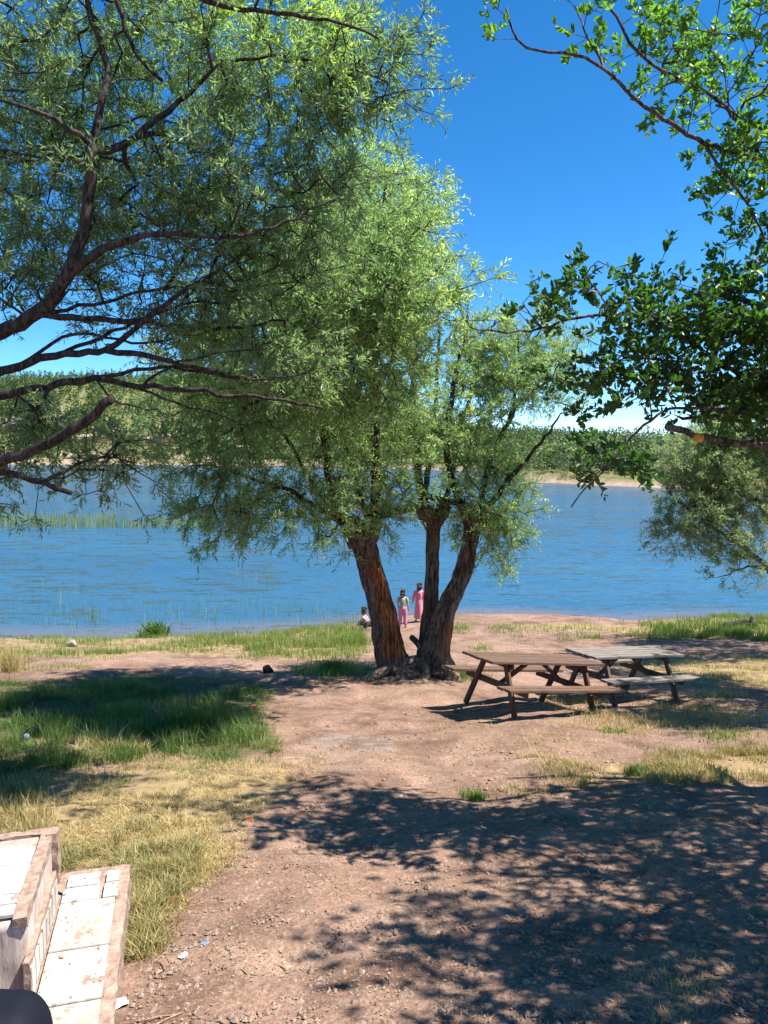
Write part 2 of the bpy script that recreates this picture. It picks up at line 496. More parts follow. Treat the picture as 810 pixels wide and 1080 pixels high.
gx = axis_spacing([(-140, -40, 10), (-40, -14, 1.2), (-14, 16, .085), (16, 40, 1.2), (40, 140, 10)])
gy = axis_spacing([(-40, 0, 4), (0, 2.4, .4), (2.4, 12, .06), (12, 31, .10), (31, 60, 2)])
X, Y = np.meshgrid(gx, gy)
Z = gz(X, Y)
fine = (np.abs(X - 1) < 14.5) & (Y > 2.4) & (Y < 30)
Z = Z + fine * ((fbm(X * 6, Y * 6, 21, 3) - .5) * .03 + (fbm(X * 19, Y * 19, 31, 2) - .5) * .018)
nx, ny = len(gx), len(gy)
ii = np.arange(ny - 1)[:, None] * nx + np.arange(nx - 1)[None]
quads = np.stack([ii, ii + 1, ii + nx + 1, ii + nx], -1).reshape(-1, 4)
mb = MB()
front = Y > 1.5
mG = softmask(X, Y, Z, GREEN) * front
mD = np.maximum.reduce([softmask(X, Y, Z, DRY, 26) * .66, softmask(X, Y, Z, STRIP) * .75, softmask(X, Y, Z, STRIP2) * .6, softmask(X, Y, Z, SHORE_L, 6) * .55, softmask(X, Y, Z, SHORE_R, 3) * .7]) * front
mK = .72 * softmask(X, Y, Z, GREYP, 42) * front
wetm = 1 - sstep(-.02, .16, Z)
mb.add(np.stack([X, Y, Z], -1).reshape(-1, 3), quads, green=mG.ravel(), dry=mD.ravel(), grey=mK.ravel(), wet=wetm.ravel())
tag(mb.build('ground', M['ground']), 'reddish bare earth sloping down to the lake with worn grass', 'ground', kind='structure')

# ------------------------------------------------------------------ water
wx = axis_spacing([(-400, -60, 20), (-60, 60, .5), (60, 400, 20)]); wy = axis_spacing([(20, 34, .25), (34, 120, 4), (120, 420, 20)])
XW, YW = np.meshgrid(wx, wy)
sh = 1 - sstep(.0, .5, -gz(XW, YW))
sh = np.clip(sh * .9 + (fbm(XW * .4, YW * 1.2, 77, 3) - .5) * .5 * (sh > .02), 0, 1)
nx, ny = len(wx), len(wy)
ii = np.arange(ny - 1)[:, None] * nx + np.arange(nx - 1)[None]
mb = MB(); mb.add(np.stack([XW, YW, XW * 0], -1).reshape(-1, 3), np.stack([ii, ii + 1, ii + nx + 1, ii + nx], -1).reshape(-1, 4), shallow=sh.ravel())
tag(mb.build('water', M['water']), 'blue rippled lake water', 'water', kind='structure')


# ------------------------------------------------------------------ far shore
def far_shore(x):
    return np.interp(x, [-400, -130, -80, -30, 8, 22, 25, 35, 42, 60, 90, 140, 400], [265, 258, 252, 240, 208, 182, 134, 121, 114, 100, 66, 45, 40])


def hz(x, y):
    d = y - far_shore(x)
    H = np.interp(x, [-400, -150, -60, -10, 20, 40, 80, 200, 400], [37, 41, 38, 26, 11, 7.5, 6.0, 5, 5])
    z = -2.5 + 2.6 * sstep(-6, 0.3, d) + 1.5 * sstep(.2, 9, d) + H * sstep(14, 190, d) + .0 * d
    z = z + (fbm(x * .05, y * .05, 41, 4) - .5) * 3.2 * sstep(8, 40, d) + (fbm(x * .3, y * .3, 43, 3) - .5) * .8 * sstep(1, 8, d)
    return z


hx = axis_spacing([(-420, 10, 4), (10, 70, 1.0), (70, 200, 3), (200, 420, 20)]); hy = axis_spacing([(36, 110, 3), (110, 280, 1.6), (280, 620, 8)])
XH, YH = np.meshgrid(hx, hy); ZH = hz(XH, YH); D = YH - far_shore(XH)
bare = np.clip((1 - sstep(2.0, 5.5, D)) + sstep(.52, .62, fbm(XH * .045, YH * .09, 51, 3)) * (1 - sstep(30, 62, D)) * (XH < 20), 0, 1)
nx, ny = len(hx), len(hy)
ii = np.arange(ny - 1)[:, None] * nx + np.arange(nx - 1)[None]
mb = MB(); mb.add(np.stack([XH, YH, ZH], -1).reshape(-1, 3), np.stack([ii, ii + 1, ii + nx + 1, ii + nx], -1).reshape(-1, 4), bare=bare.ravel())
tag(mb.build('far_hills', M['hill']), 'low hills with a sandy beach across the lake', 'hills', kind='structure')


def leafquads(cen, size, r):
    n = len(cen)
    a = unit(r.normal(size=(n, 3))); b_ = unit(np.cross(a, r.normal(size=(n, 3))))
    s = np.broadcast_to(size, (n,))[:, None] * .5
    V = np.stack([cen - a * s, cen + b_ * s * .7, cen + a * s, cen - b_ * s * .7], 1).reshape(-1, 3)
    return V, np.arange(4 * n).reshape(-1, 4)


def conifer_pts(n, r, h=1.0, rad=.24):
    t = 1 - np.sqrt(r.uniform(0, 1, n)); t = np.clip(t * 1.05, 0, 1)
    tier = .75 + .35 * np.abs(((t * 7) % 1) - .5) * 2
    rr = rad * (1 - t) ** .8 * tier * np.sqrt(r.uniform(.25, 1, n)); a = r.uniform(0, 2 * PI, n)
    return np.stack([rr * np.cos(a), rr * np.sin(a), (.08 + .92 * t) * h], -1)


def round_pts(n, r, h=1.0, rad=.5):
    k = r.integers(5, 9); c = np.stack([r.normal(0, rad * .45, k), r.normal(0, rad * .45, k), r.uniform(.3, .8, k) * h], -1)
    w = r.integers(0, k, n); q = unit(r.normal(size=(n, 3))) * r.uniform(.4, 1, (n, 1)) ** .5
    p = c[w] + q * np.array([rad * .5, rad * .5, h * .27]); p[:, 2] = np.clip(p[:, 2], .03 * h, None)
    return p


r_f = np.random.default_rng(3)
mbp = MB(); mbo = MB()
# the pine plantation on the left hill and the wood on the right hill, read as one mass
N = 7400
xs = np.concatenate([r_f.uniform(-300, 60, 5400), r_f.uniform(15, 75, 2000)]); ds = r_f.uniform(11, 240, N); ys = far_shore(xs) + ds
zs = hz(xs, ys)
keep = (zs > 1.3) & ~((fbm(xs * .045, ys * .09, 51, 3) > .56) & (ds < 45) & (xs < 20))
px, py = proj(xs, ys, zs)
keep &= (px > -160) & (px < 900) & ~((xs > 22) & (ds > 150))
tone = fbm(xs * .06, ys * .06, 71, 3)
for x, y, z, d, tn in zip(xs[keep], ys[keep], zs[keep], ds[keep], tone[keep]):
    if x < 15 + r_f.normal(0, 6):
        h = r_f.uniform(5.5, 8.5); n = 46
        p = conifer_pts(n, r_f, 1, .25) * h; sz = .85; tgt = mbp
    else:
        h = r_f.uniform(2.2, 6.2); n = 80
        p = round_pts(n, r_f, 1, r_f.uniform(.35, .6)) * h; sz = .5; tgt = mbo
    V, q = leafquads(p + np.array([x, y, z]), sz * r_f.uniform(.7, 1.3, n), r_f)
    tgt.add(V, q, v=np.repeat(np.clip(r_f.normal(.5 + 1.3 * (tn - .5), .2) + r_f.normal(0, .17, n), 0, 1), 4))
tag(mbp.build('pine_forest', M['pine'], smooth=False), 'dense young pine wood covering the hill across the lake', 'forest', kind='stuff')
tag(mbo.build('oak_forest', M['oak'], smooth=False), 'low green scrub wood on the far right hill behind the beach', 'forest', kind='stuff')

# individual bushes along the far beach
protos = []
for k in range(6):
    mbk = MB(); n = 420
    V, q = leafquads(round_pts(n, r_f, 1, .55), .075 * r_f.uniform(.7, 1.4, n), r_f)
    mbk.add(V, q, v=np.repeat(np.clip(r_f.normal(.5, .25, n), 0, 1), 4)); protos.append(mbk.mesh('bush', False)); protos[-1].materials.append(M['oak'])
for k in range(84):
    if k < 44: x = r_f.uniform(-135, 12)
    else: x = r_f.uniform(25, 66)
    d = r_f.uniform(6, 20) if k < 44 else r_f.uniform(4.5, 14); y = float(far_shore(x)) + d
    o = newobj('far_bush', protos[k % 6]); o.location = (x, y, float(hz(x, y)) - .1)
    s = r_f.uniform(1.6, 4.0) if k < 44 else r_f.uniform(1.0, 2.6); o.scale = (s * 1.15, s * 1.15, s); o.rotation_euler.z = r_f.uniform(0, 6.28)
    if k < 44: tag(o, 'round green bush above the far beach below the pine wood', 'bush', 'bushes along the left far shore')
    else: tag(o, 'low green bush on the sandy far beach at right', 'bush', 'bushes along the right far shore')


def rock(name, c, size, mt, label, cat='rock', group=None, seed=0, sub=3, amp=.35):
    bm = bmesh.new(); bmesh.ops.create_icosphere(bm, subdivisions=sub, radius=.5)
    rr = random.Random(seed)
    offs = [(Vector([rr.gauss(0, 1) for _ in range(3)]).normalized(), rr.uniform(.25, .48)) for _ in range(14)]
    for v in bm.verts:
        for n_, d_ in offs:
            e = v.co.dot(n_) - d_
            if e > 0: v.co -= n_ * e * .9
        v.co += v.co * rr.gauss(0, amp * .12)
        v.co = Vector((v.co.x * size[0], v.co.y * size[1], v.co.z * size[2]))
    o = bm_obj(name, bm, mt); o.location = c; tag(o, label, cat, group); return o


for k, (px, py, w, h, d, lab) in enumerate([(18, 448, 34, 15, 285, 'pinkish rock face at the far left edge of the far hillside'), (52, 444, 26, 15, 290, 'pale grey rock face beside the far lamp post'),
                                       (95, 462, 40, 10, 275, 'long low pink rock band above the far left beach'), (168, 462, 34, 9, 276, 'pale rock patch on the far hillside nearest the big willow'),
                                       (118, 456, 22, 9, 278, 'small pink rock between two larger outcrops on the far hill'), (252, 473, 24, 9, 262, 'pale rock seen through the lower willow foliage')]):
    c = P(px, py, d); s = d / F
    rock('rock_outcrop', tuple(c), (w * s * 1.25, 9, h * s * 1.15), M['rock_pink'], lab, 'rock', None, k + 3, 4)

# far lamp post
c = P(66, 452, 262)
lp = empty('lamp_post', tuple(c), 'thin grey lamp post on the far left shore', 'lamp post')
mb = MB(); tube(mb, [(0, 0, -1), (0, 0, 4), (0, 0, 7.6)], [.14, .11, .09], 8); mb.build('pole', M['metal'], lp)
mb = MB(); tube(mb, crom([(0, 0, 7.5, .07), (.3, 0, 8.0, .07), (1.6, 0, 8.3, .07)], .2)[:, :3], .07, 6); mb.build('arm', M['metal'], lp)
bm = bmesh.new(); bm_box(bm, (1.9, 0, 8.25), (.9, .35, .16), None, .04); bm_obj('lamp_head', bm, M['metal'], lp)


# ------------------------------------------------------------------ tree machinery
class Skel:
    def __init__(s, cap=60000):
        s.N = np.zeros((cap, 3)); s.Dr = np.zeros((cap, 3)); s.par = np.full(cap, -1, int); s.rmin = np.zeros(cap)
        s.att = np.zeros(cap, bool); s.tip = np.zeros(cap, bool); s.n = 0

    def put(s, p, par, r=0., att=True):
        i = s.n; s.N[i] = p; s.par[i] = par; s.rmin[i] = r; s.att[i] = att
        if par >= 0: s.Dr[i] = unit(p - s.N[par])
        s.n += 1; return i

    def limb(s, pts, r0, r1, att=True, wob=.012, step=.14, root=False, free=0.0):
        q = crom(np.asarray(pts, float), step); n = len(q)
        par = -1
        if not root and s.n: par = int(np.argmin(((s.N[:s.n] - q[0]) ** 2).sum(1)))
        L = np.linspace(0, 1, n)
        for i in range(n):
            if i == 0 and par >= 0 and ((s.N[par] - q[0]) ** 2).sum() < .0004: continue
            w = rng.normal(0, wob, 3) if 0 < i else 0
            par = s.put(q[i] + w, par, r0 * (1 - L[i]) + r1 * L[i], att and L[i] >= free)
        s.Dr[0] = s.Dr[1]
        return par

    def grow(s, tips, seg=.22, bend=.35, sag=.0, align=.45):
        att0 = np.where(s.att[:s.n])[0]
        d0 = np.array([np.min(((s.N[att0] - t) ** 2).sum(1)) for t in tips])
        for t in tips[np.argsort(d0)]:
            d = t - s.N[:s.n]; dist = np.sqrt((d * d).sum(1)) + 1e-6
            cs = (d * s.Dr[:s.n]).sum(1) / dist
            cost = dist * (1.35 - align * cs) + (~s.att[:s.n]) * 1e6
            j = int(np.argmin(cost)); L = dist[j]
            k = max(1, int(L / seg)); p0 = s.N[j]; c1 = p0 + s.Dr[j] * L * bend + np.array([0, 0, sag * L])
            par = j
            for i in range(1, k + 1):
                u = i / k
                p = (1 - u) ** 2 * p0 + 2 * u * (1 - u) * c1 + u * u * t + (rng.normal(0, .03 * min(L, 1), 3) if i < k else 0)
                par = s.put(p, par)
            s.tip[par] = True

    def radii(s, rt=.0045, ex=2.25):
        n = s.n; acc = np.zeros(n); ch = np.zeros(n, int)
        for i in range(n):
            if s.par[i] >= 0: ch[s.par[i]] += 1
        acc[ch == 0] = rt ** ex
        for i in range(n - 1, -1, -1):
            acc[i] = max(acc[i], rt ** ex)
            if s.par[i] >= 0: acc[s.par[i]] += acc[i]
        r = acc ** (1 / ex)
        s.r = np.where(s.rmin[:n] > 0, np.maximum(s.rmin[:n], np.minimum(r, s.rmin[:n] * 1.25)), r)
        for i in range(n):                                       # a shoot is never thicker than what carries it
            if s.par[i] >= 0: s.r[i] = min(s.r[i], s.r[s.par[i]] * 1.0 if s.rmin[i] == 0 else 9)
        return s.r

    def tubes(s, mb, thick=.0, skip=None):
        n = s.n; best = np.full(n, -1)
        for i in range(n):
            p = s.par[i]
            if p >= 0 and (best[p] < 0 or s.r[i] > s.r[best[p]]): best[p] = i
        start = [i for i in range(n) if s.par[i] < 0 or best[s.par[i]] != i]
        for i in start:
            ch = [] if s.par[i] < 0 else [s.par[i]]
            j = i
            while j >= 0: ch.append(j); j = best[j]
            if len(ch) < 2: continue
            r = s.r[ch].copy()
            if s.par[i] >= 0: r[0] = min(r[0], r[1] * 1.15)
            m_ = r.max()
            k = 12 if m_ > .07 else (7 if m_ > .02 else 4)
            tube(mb, s.N[ch], r, k, cap=m_ > .02)


def shoots(sk, per_tip, rthin, per_thin, lo, hi, spread, bias):
    """Origins, directions and lengths of leafy shoots on the thin wood. bias(p) gives a pull for each origin."""
    idx = np.where((sk.r < rthin) & (sk.rmin[:sk.n] == 0))[0]
    tips = np.where(sk.tip[:sk.n])[0]
    o = np.concatenate([np.repeat(tips, per_tip), np.repeat(idx, 1)[rng.uniform(0, 1, len(idx)) < per_thin]])
    p = sk.N[o]; d = unit(sk.Dr[o] * 1.0 + unit(rng.normal(size=(len(o), 3))) * spread + bias(p))
    return p, d, rng.uniform(lo, hi, len(o))


def leafy(mb_leaf, mb_twig, p, d, L, n, ll, lw, droop=.25, broad=False, vbase=None, twig=.0022, out=.8):
    S = len(p)
    tt = (np.arange(n)[None] + rng.uniform(.1, .9, (S, n))) / n; tt = .1 + .9 * tt
    dr = droop * rng.uniform(.3, 1.3, (S, 1))
    pos = p[:, None] + d[:, None] * (L[:, None] * tt)[..., None]
    pos[..., 2] -= dr * L[:, None] * tt ** 2
    tang = d[:, None] + np.zeros((S, n, 3)); tang[..., 2] -= 2 * dr * tt; tang = unit(tang)
    side = unit(np.cross(tang, unit(rng.normal(size=(S, n, 3)))))
    ax = unit(tang * .75 + side * out + rng.normal(0, .22, (S, n, 3)) + np.array([0, 0, -.10]))
    wv = unit(np.cross(ax, rng.normal(size=(S, n, 3)) + np.array([0, 0, .9]))); nv = np.cross(ax, wv)
    l = (ll * rng.uniform(.65, 1.25, (S, n)) * (1 - .35 * tt ** 3))[..., None]; w = lw * rng.uniform(.75, 1.2, (S, n))[..., None] * .5
    sv = rng.normal(0, .16, (S, 1)) + rng.normal(0, .13, (S, n)) + (.45 if vbase is None else vbase[:, None]); sv = np.clip(sv, 0, 1)
    if broad:
        A = pos; c1 = pos + ax * l * .22; c2 = pos + ax * l * .5 - nv * l * .03; c3 = pos + ax * l * .8 - nv * l * .08; tip = pos + ax * l - nv * l * .15
        up = nv * w * .28
        V = np.stack([A, c1 + wv * w * .72 + up, c2 + wv * w + up, c3 + wv * w * .62 + up, tip, c3 - wv * w * .62 + up, c2 - wv * w + up, c1 - wv * w * .72 + up], 2).reshape(-1, 3)
        b0 = np.arange(S * n)[:, None] * 8
        q = np.concatenate([b0 + np.array([[0, 1, 2, 3, 4]]), b0 + np.array([[0, 4, 5, 6, 7]])])
        mb_leaf.add(V, q, v=np.repeat(sv.ravel(), 8))
    else:
        mid = pos + ax * l * .45; fold = nv * w * .3
        V = np.stack([pos, mid + wv * w + fold, pos + ax * l - nv * l * .06, mid - wv * w + fold], 2).reshape(-1, 3)
        mb_leaf.add(V, np.arange(S * n * 4).reshape(-1, 4), v=np.repeat(sv.ravel(), 4))
    # the shoots' own stems
    t3 = np.array([0, .5, 1.0])
    c = p[:, None] + d[:, None] * (L[:, None] * t3)[..., None]; c[..., 2] -= dr * L[:, None] * t3 ** 2
    a = unit(np.cross(d, np.array([.31, .2, .9]))); b2 = np.cross(d, a)
    ang = np.arange(3) * 2 * PI / 3
    rr = (twig * np.array([1.3, 1.0, .5]))[None, :, None, None]
    V = c[:, :, None] + rr * (np.cos(ang)[None, None, :, None] * a[:, None, None] + np.sin(ang)[None, None, :, None] * b2[:, None, None])
    b0 = (np.arange(S) * 9)[:, None]
    base = []
    for i in range(2):
        for j in range(3):
            base.append([i * 3 + j, i * 3 + (j + 1) % 3, i * 3 + 3 + (j + 1) % 3, i * 3 + 3 + j])
    q = (b0[:, None] + np.array(base)[None]).reshape(-1, 4)
    mb_twig.add(V.reshape(-1, 3), q)


def blob_tips(blobs, total, cl=7, cs=.34):
    """Clustered points in ellipsoids (px, py, depth, rx px, ry px, depth radius m, weight)."""
    W = np.array([b_[6] for b_ in blobs], float); W /= W.sum()
    out = []
    for b_, w in zip(blobs, W):
        n = max(1, int(total * w / cl))
        c = P(b_[0], b_[1], b_[2]); s = b_[2] / F
        q = unit(rng.normal(size=(n, 3))) * (rng.uniform(.12, 1, (n, 1)) ** (1 / 2.4))
        cc = c + q * np.array([b_[3] * s, b_[5], b_[4] * s])
        t = np.repeat(cc, cl, 0) + rng.normal(0, cs, (n * cl, 3)) * np.array([1, 1, .8])
        out.append(t)
    return np.concatenate(out)


def PX(rows, dz=0.0):
    return np.array([P(a, b_, c) for a, b_, c in rows])


def stem(mb, rows, flare=0, k=40, seed=0, wood=None, pale=None, step=.045, knob=.15):
    """A fluted old trunk: rows are px, py, depth, radius."""
    pr = np.array([[*P(a, b_, c), r * (.9 if k >= 56 else 1)] for a, b_, c, r in rows])
    q = crom(pr, step); n = len(q)
    rs = np.random.default_rng(seed)
    ph = rs.uniform(0, 2 * PI, 8); u = np.arange(n)

    def fn(n_, th):
        uu = np.arange(n_)[:, None] * step; T = th[None]
        tw = .35 * uu
        f = 1 + knob * .55 * np.sin(3 * (T + tw * .5) + ph[0] + .8 * np.sin(uu * 1.7 + ph[1])) + knob * .5 * np.sin(5 * (T + tw) + ph[2] + np.sin(uu * 2.3))
        f = f + knob * .45 * np.abs(np.sin(6.5 * (T + tw * .7) + ph[3] + .7 * np.sin(uu * 3.1 + ph[5])))
        f = f + (vnoise(uu * 5 + ph[4] * 9 + 0 * T, T * 4 + 0 * uu, seed) - .5) * knob * 1.1
        f = f + (vnoise(uu * 9 + 0 * T, T * 10 + 1.5 * uu, seed + 5) - .5) * knob * .9
        return f
    t0 = len(mb.v)
    tube(mb, q[:, :3], q[:, 3], k, True, fn)
    V = mb.v[-1]
    st = mb.n - len(V)
    L = np.concatenate([np.repeat(np.linspace(0, 1, n), k), [1, 0]])
    cen = np.concatenate([np.repeat(q[:, :3], k, 0), q[-1:, :3], q[:1, :3]])
    nr = unit(V - cen)
    wv = np.zeros(len(V)) if wood is None else wood(V, nr, L)
    pv = np.zeros(len(V)) if pale is None else pale(V, nr, L)
    mb.at.setdefault('wood', []).append((st, wv)); mb.at.setdefault('pale', []).append((st, pv))
    return q


# ------------------------------------------------------------------ the big willow
D0 = 14.1
base = P(432, 708, D0); base[2] = gz(base[0], base[1])
big = empty('willow_tree', tuple(base), 'big willow with three splayed furrowed trunks in the middle of the shore', 'tree')


def sub(o):                          # parent keeping the world position
    o.parent = big; o.matrix_parent_inverse = Matrix.Translation(-Vector(base)); return o


def lit_wood_left(V, nr, L):  # exposed orange wood, with the sun on its right front painted in
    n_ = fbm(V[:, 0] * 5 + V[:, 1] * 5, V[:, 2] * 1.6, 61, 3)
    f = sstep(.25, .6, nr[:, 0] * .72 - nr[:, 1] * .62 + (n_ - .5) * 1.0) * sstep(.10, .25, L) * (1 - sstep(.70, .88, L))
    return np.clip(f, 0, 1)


def pale_low(V, nr, L):
    n_ = fbm(V[:, 0] * 6 + V[:, 1] * 6, V[:, 2] * 3, 65, 3)
    return np.clip((1 - sstep(.08, .30, L)) * sstep(.38, .62, n_ + .15 * nr[:, 0]) * .85, 0, 1)


def lit_side_right(V, nr, L):  # sunlit lower right side of this trunk, painted in as orange
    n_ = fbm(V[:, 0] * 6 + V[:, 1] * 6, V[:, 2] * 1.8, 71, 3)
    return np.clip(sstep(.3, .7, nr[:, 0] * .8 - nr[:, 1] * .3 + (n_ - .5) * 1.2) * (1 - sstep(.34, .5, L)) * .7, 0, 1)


mb = MB()
q1 = stem(mb, [(424, 722, 14.1, .38), (419, 706, 14.1, .35), (411, 685, 14.05, .30), (405, 650, 14.0, .265), (396, 616, 13.9, .235), (388, 588, 13.8, .225), (381, 562, 13.75, .235), (378, 552, 13.72, .19)], k=64, seed=2, wood=lit_wood_left, pale=pale_low)
q2 = stem(mb, [(450, 716, 14.4, .30), (450, 690, 14.4, .21), (453, 655, 14.4, .165), (455, 615, 14.4, .135), (456, 575, 14.4, .128), (457, 548, 14.4, .14)], k=56, seed=5, pale=pale_low, knob=.17)
q3 = stem(mb, [(448, 722, 14.0, .40), (456, 700, 14.0, .33), (463, 672, 14.0, .245), (472, 640, 14.05, .19), (487, 608, 14.1, .165), (495, 578, 14.1, .15), (500, 553, 14.1, .16), (502, 542, 14.1, .15)], k=64, seed=8, wood=lit_side_right, pale=pale_low)
# roots
for k, rows in enumerate([[(420, 706, 14.0, .24), (405, 714, 13.75, .17), (390, 720, 13.5, .10), (376, 726, 13.3, .05)], [(432, 706, 13.9, .26), (428, 717, 13.55, .17), (420, 727, 13.2, .07)],
                          [(462, 702, 13.9, .24), (474, 712, 13.65, .14), (486, 722, 13.4, .05)], [(445, 708, 13.85, .24), (448, 720, 13.5, .14), (455, 731, 13.15, .05)]]):
    rows = [list(r_) for r_ in rows]
    stem(mb, rows, seed=20 + k, k=20, pale=lambda V, nr, L: np.clip(.9 * sstep(.4, .65, fbm(V[:, 0] * 9, V[:, 1] * 9, 81, 3)), 0, .75), knob=.34)
# pollard knobs and a sawn stub
for k, rows in enumerate([[(381, 572, 13.7, .20), (372, 556, 13.6, .19), (366, 548, 13.55, .12)], [(386, 572, 13.7, .17), (392, 556, 13.62, .15), (394, 549, 13.6, .13)], [(457, 556, 14.4, .14), (449, 540, 14.35, .15), (446, 530, 14.3, .10)],
                          [(456, 556, 14.4, .13), (466, 540, 14.4, .13), (470, 528, 14.4, .08)], [(500, 556, 14.1, .15), (494, 541, 14.05, .15), (486, 531, 14.0, .09)], [(501, 556, 14.1, .14), (510, 543, 14.1, .13), (518, 532, 14.1, .07)],
                          [(434, 672, 14.2, .05), (440, 678, 14.05, .05), (446, 688, 13.95, .05)]]):
    stem(mb, rows, seed=40 + k, k=18, knob=.18)
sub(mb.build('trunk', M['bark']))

sk = Skel()
LB = [  # px, py, depth rows; r0, r1
    ([(372, 560, 13.6), (352, 520, 13.2), (343, 470, 12.8), (338, 420, 12.5), (330, 340, 12.2), (322, 270, 12.2)], .075, .03, .25),
    ([(368, 556, 13.6), (340, 540, 13.1), (305, 517, 12.5), (262, 505, 12.0), (222, 490, 11.8)], .055, .018, .3),
    ([(366, 556, 13.6), (330, 510, 12.9), (300, 460, 12.3), (268, 430, 11.9), (240, 400, 11.8)], .05, .018, .3),
    ([(392, 552, 13.6), (398, 500, 13.4), (392, 420, 13.2), (396, 320, 13.0), (404, 230, 13.0), (408, 175, 13.0)], .085, .025, .2),
    ([(390, 552, 13.6), (372, 500, 13.5), (362, 430, 13.6), (368, 340, 13.8), (372, 250, 14.0)], .06, .025, .2),
    ([(446, 532, 14.3), (440, 490, 14.3), (436, 420, 14.1), (440, 330, 14.0), (444, 240, 14.0)], .08, .022, .2),
    ([(447, 530, 14.3), (450, 500, 14.3), (458, 440, 14.6), (462, 360, 14.9), (462, 300, 15.0)], .06, .02, .2),
    ([(470, 528, 14.4), (478, 490, 14.5), (492, 430, 14.8), (510, 370, 15.1), (524, 335, 15.2)], .055, .018, .2),
    ([(486, 531, 14.0), (474, 490, 13.9), (473, 445, 13.9), (480, 400, 13.9), (489, 366, 13.9), (494, 330, 13.9)], .07, .028, .3),
    ([(503, 543, 14.1), (513, 500, 14.2), (526, 465, 14.3), (537, 445, 14.3), (549, 424, 14.4), (587, 398, 14.6)], .065, .02, .3),
    ([(537, 445, 14.3), (545, 410, 14.5), (548, 375, 14.6), (545, 345, 14.7)], .035, .015, .2),
    ([(518, 532, 14.1), (536, 507, 14.0), (560, 478, 13.9), (580, 455, 13.8), (592, 436, 13.8)], .06, .015, .35),
    ([(360, 548, 13.5), (352, 560, 12.8), (338, 572, 12.2)], .03, .012, .3),
    ([(338, 420, 12.5), (305, 370, 11.8), (282, 320, 11.4), (262, 280, 11.3)], .04, .018, .2),
    ([(392, 552, 13.6), (396, 480, 12.6), (398, 400, 11.6), (392, 320, 10.3), (395, 260, 10.0)], .06, .02, .4),
    ([(404, 230, 13.0), (380, 190, 12.6), (352, 165, 12.4)], .03, .012, .2),
]
for rows, r0, r1, free in LB: sk.limb(PX(rows), r0, r1, True, free=free)
BL = [
    (394, 226, 13.2, 70, 76, 1.9, .95), (352, 290, 12.8, 95, 95, 2.0, 1.1), (422, 305, 14.2, 40, 96, 1.5, .85), (288, 380, 12.0, 82, 80, 2.2, 1.2),
    (243, 470, 11.8, 50, 50, 1.6, .50), (265, 535, 11.8, 55, 40, 1.4, .38), (372, 420, 13.0, 80, 90, 2.0, 1.15), (400, 490, 13.6, 50, 46, 1.2, .55), (335, 535, 12.6, 40, 34, 1.1, .34),
    (418, 545, 13.8, 18, 22, .6, .10), (528, 370, 14.8, 52, 54, 1.5, .80), (570, 395, 14.4, 32, 52, 1.2, .42), (495, 440, 14.2, 54, 72, 1.3, .80), (512, 556, 14.0, 38, 26, .7, .42),
    (535, 500, 14.0, 26, 40, .9, .24), (300, 290, 11.6, 70, 70, 1.7, .6), (350, 315, 9.8, 60, 62, 1.1, .8), (412, 300, 9.7, 42, 60, 1.0, .5), (458, 325, 10.4, 26, 46, .8, .16), (330, 395, 10.2, 62, 44, 1.0, .35), (400, 390, 10.4, 44, 40, .9, .25), (210, 430, 11.6, 26, 60, 1.2, .2),
]
sk.grow(blob_tips(BL, 2700, 6, .27), seg=.24, bend=.4, sag=.06)
sk.radii(.0055, 2.35)
mw = MB(); sk.tubes(mw)


def bias_big(p):
    b_ = np.zeros_like(p); b_[:, 2] = .35
    low = sstep(7.0, 5.4, p[:, 2]) * (p[:, 0] < -.7)
    b_[:, 2] -= low * .55
    return b_


ml = MB()
p, d, L = shoots(sk, 6, .011, .5, .16, .44, 1.0, bias_big)
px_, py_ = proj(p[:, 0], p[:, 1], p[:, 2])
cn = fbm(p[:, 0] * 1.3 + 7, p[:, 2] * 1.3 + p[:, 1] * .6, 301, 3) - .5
vb = .47 + .7 * cn + .22 * sstep(380, 470, px_) * sstep(480, 200, py_) - .10 * sstep(330, 230, px_)  # sunlit upper right of the crown painted in lighter leaves, left side darker
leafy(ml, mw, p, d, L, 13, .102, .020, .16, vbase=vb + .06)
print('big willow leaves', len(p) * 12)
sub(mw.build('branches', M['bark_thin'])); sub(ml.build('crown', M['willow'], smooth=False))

# ------------------------------------------------------------------ near willow on the left, its trunk outside the picture
base = np.array([-5.6, 6.9, 0]); base[2] = gz(base[0], base[1])
big = empty('willow_tree', tuple(base), 'near willow reaching in from the left edge with long bare limbs', 'tree')
mb = MB()
tr = np.array([[-5.6, 6.9, base[2] - .2, .42], [-5.5, 6.9, base[2] + .9, .34], [-5.2, 6.9, 5.6, .30], [-4.9, 6.85, 6.6, .26]])


def ABS(rows): return np.array([(405 - 0, 0, 0)])


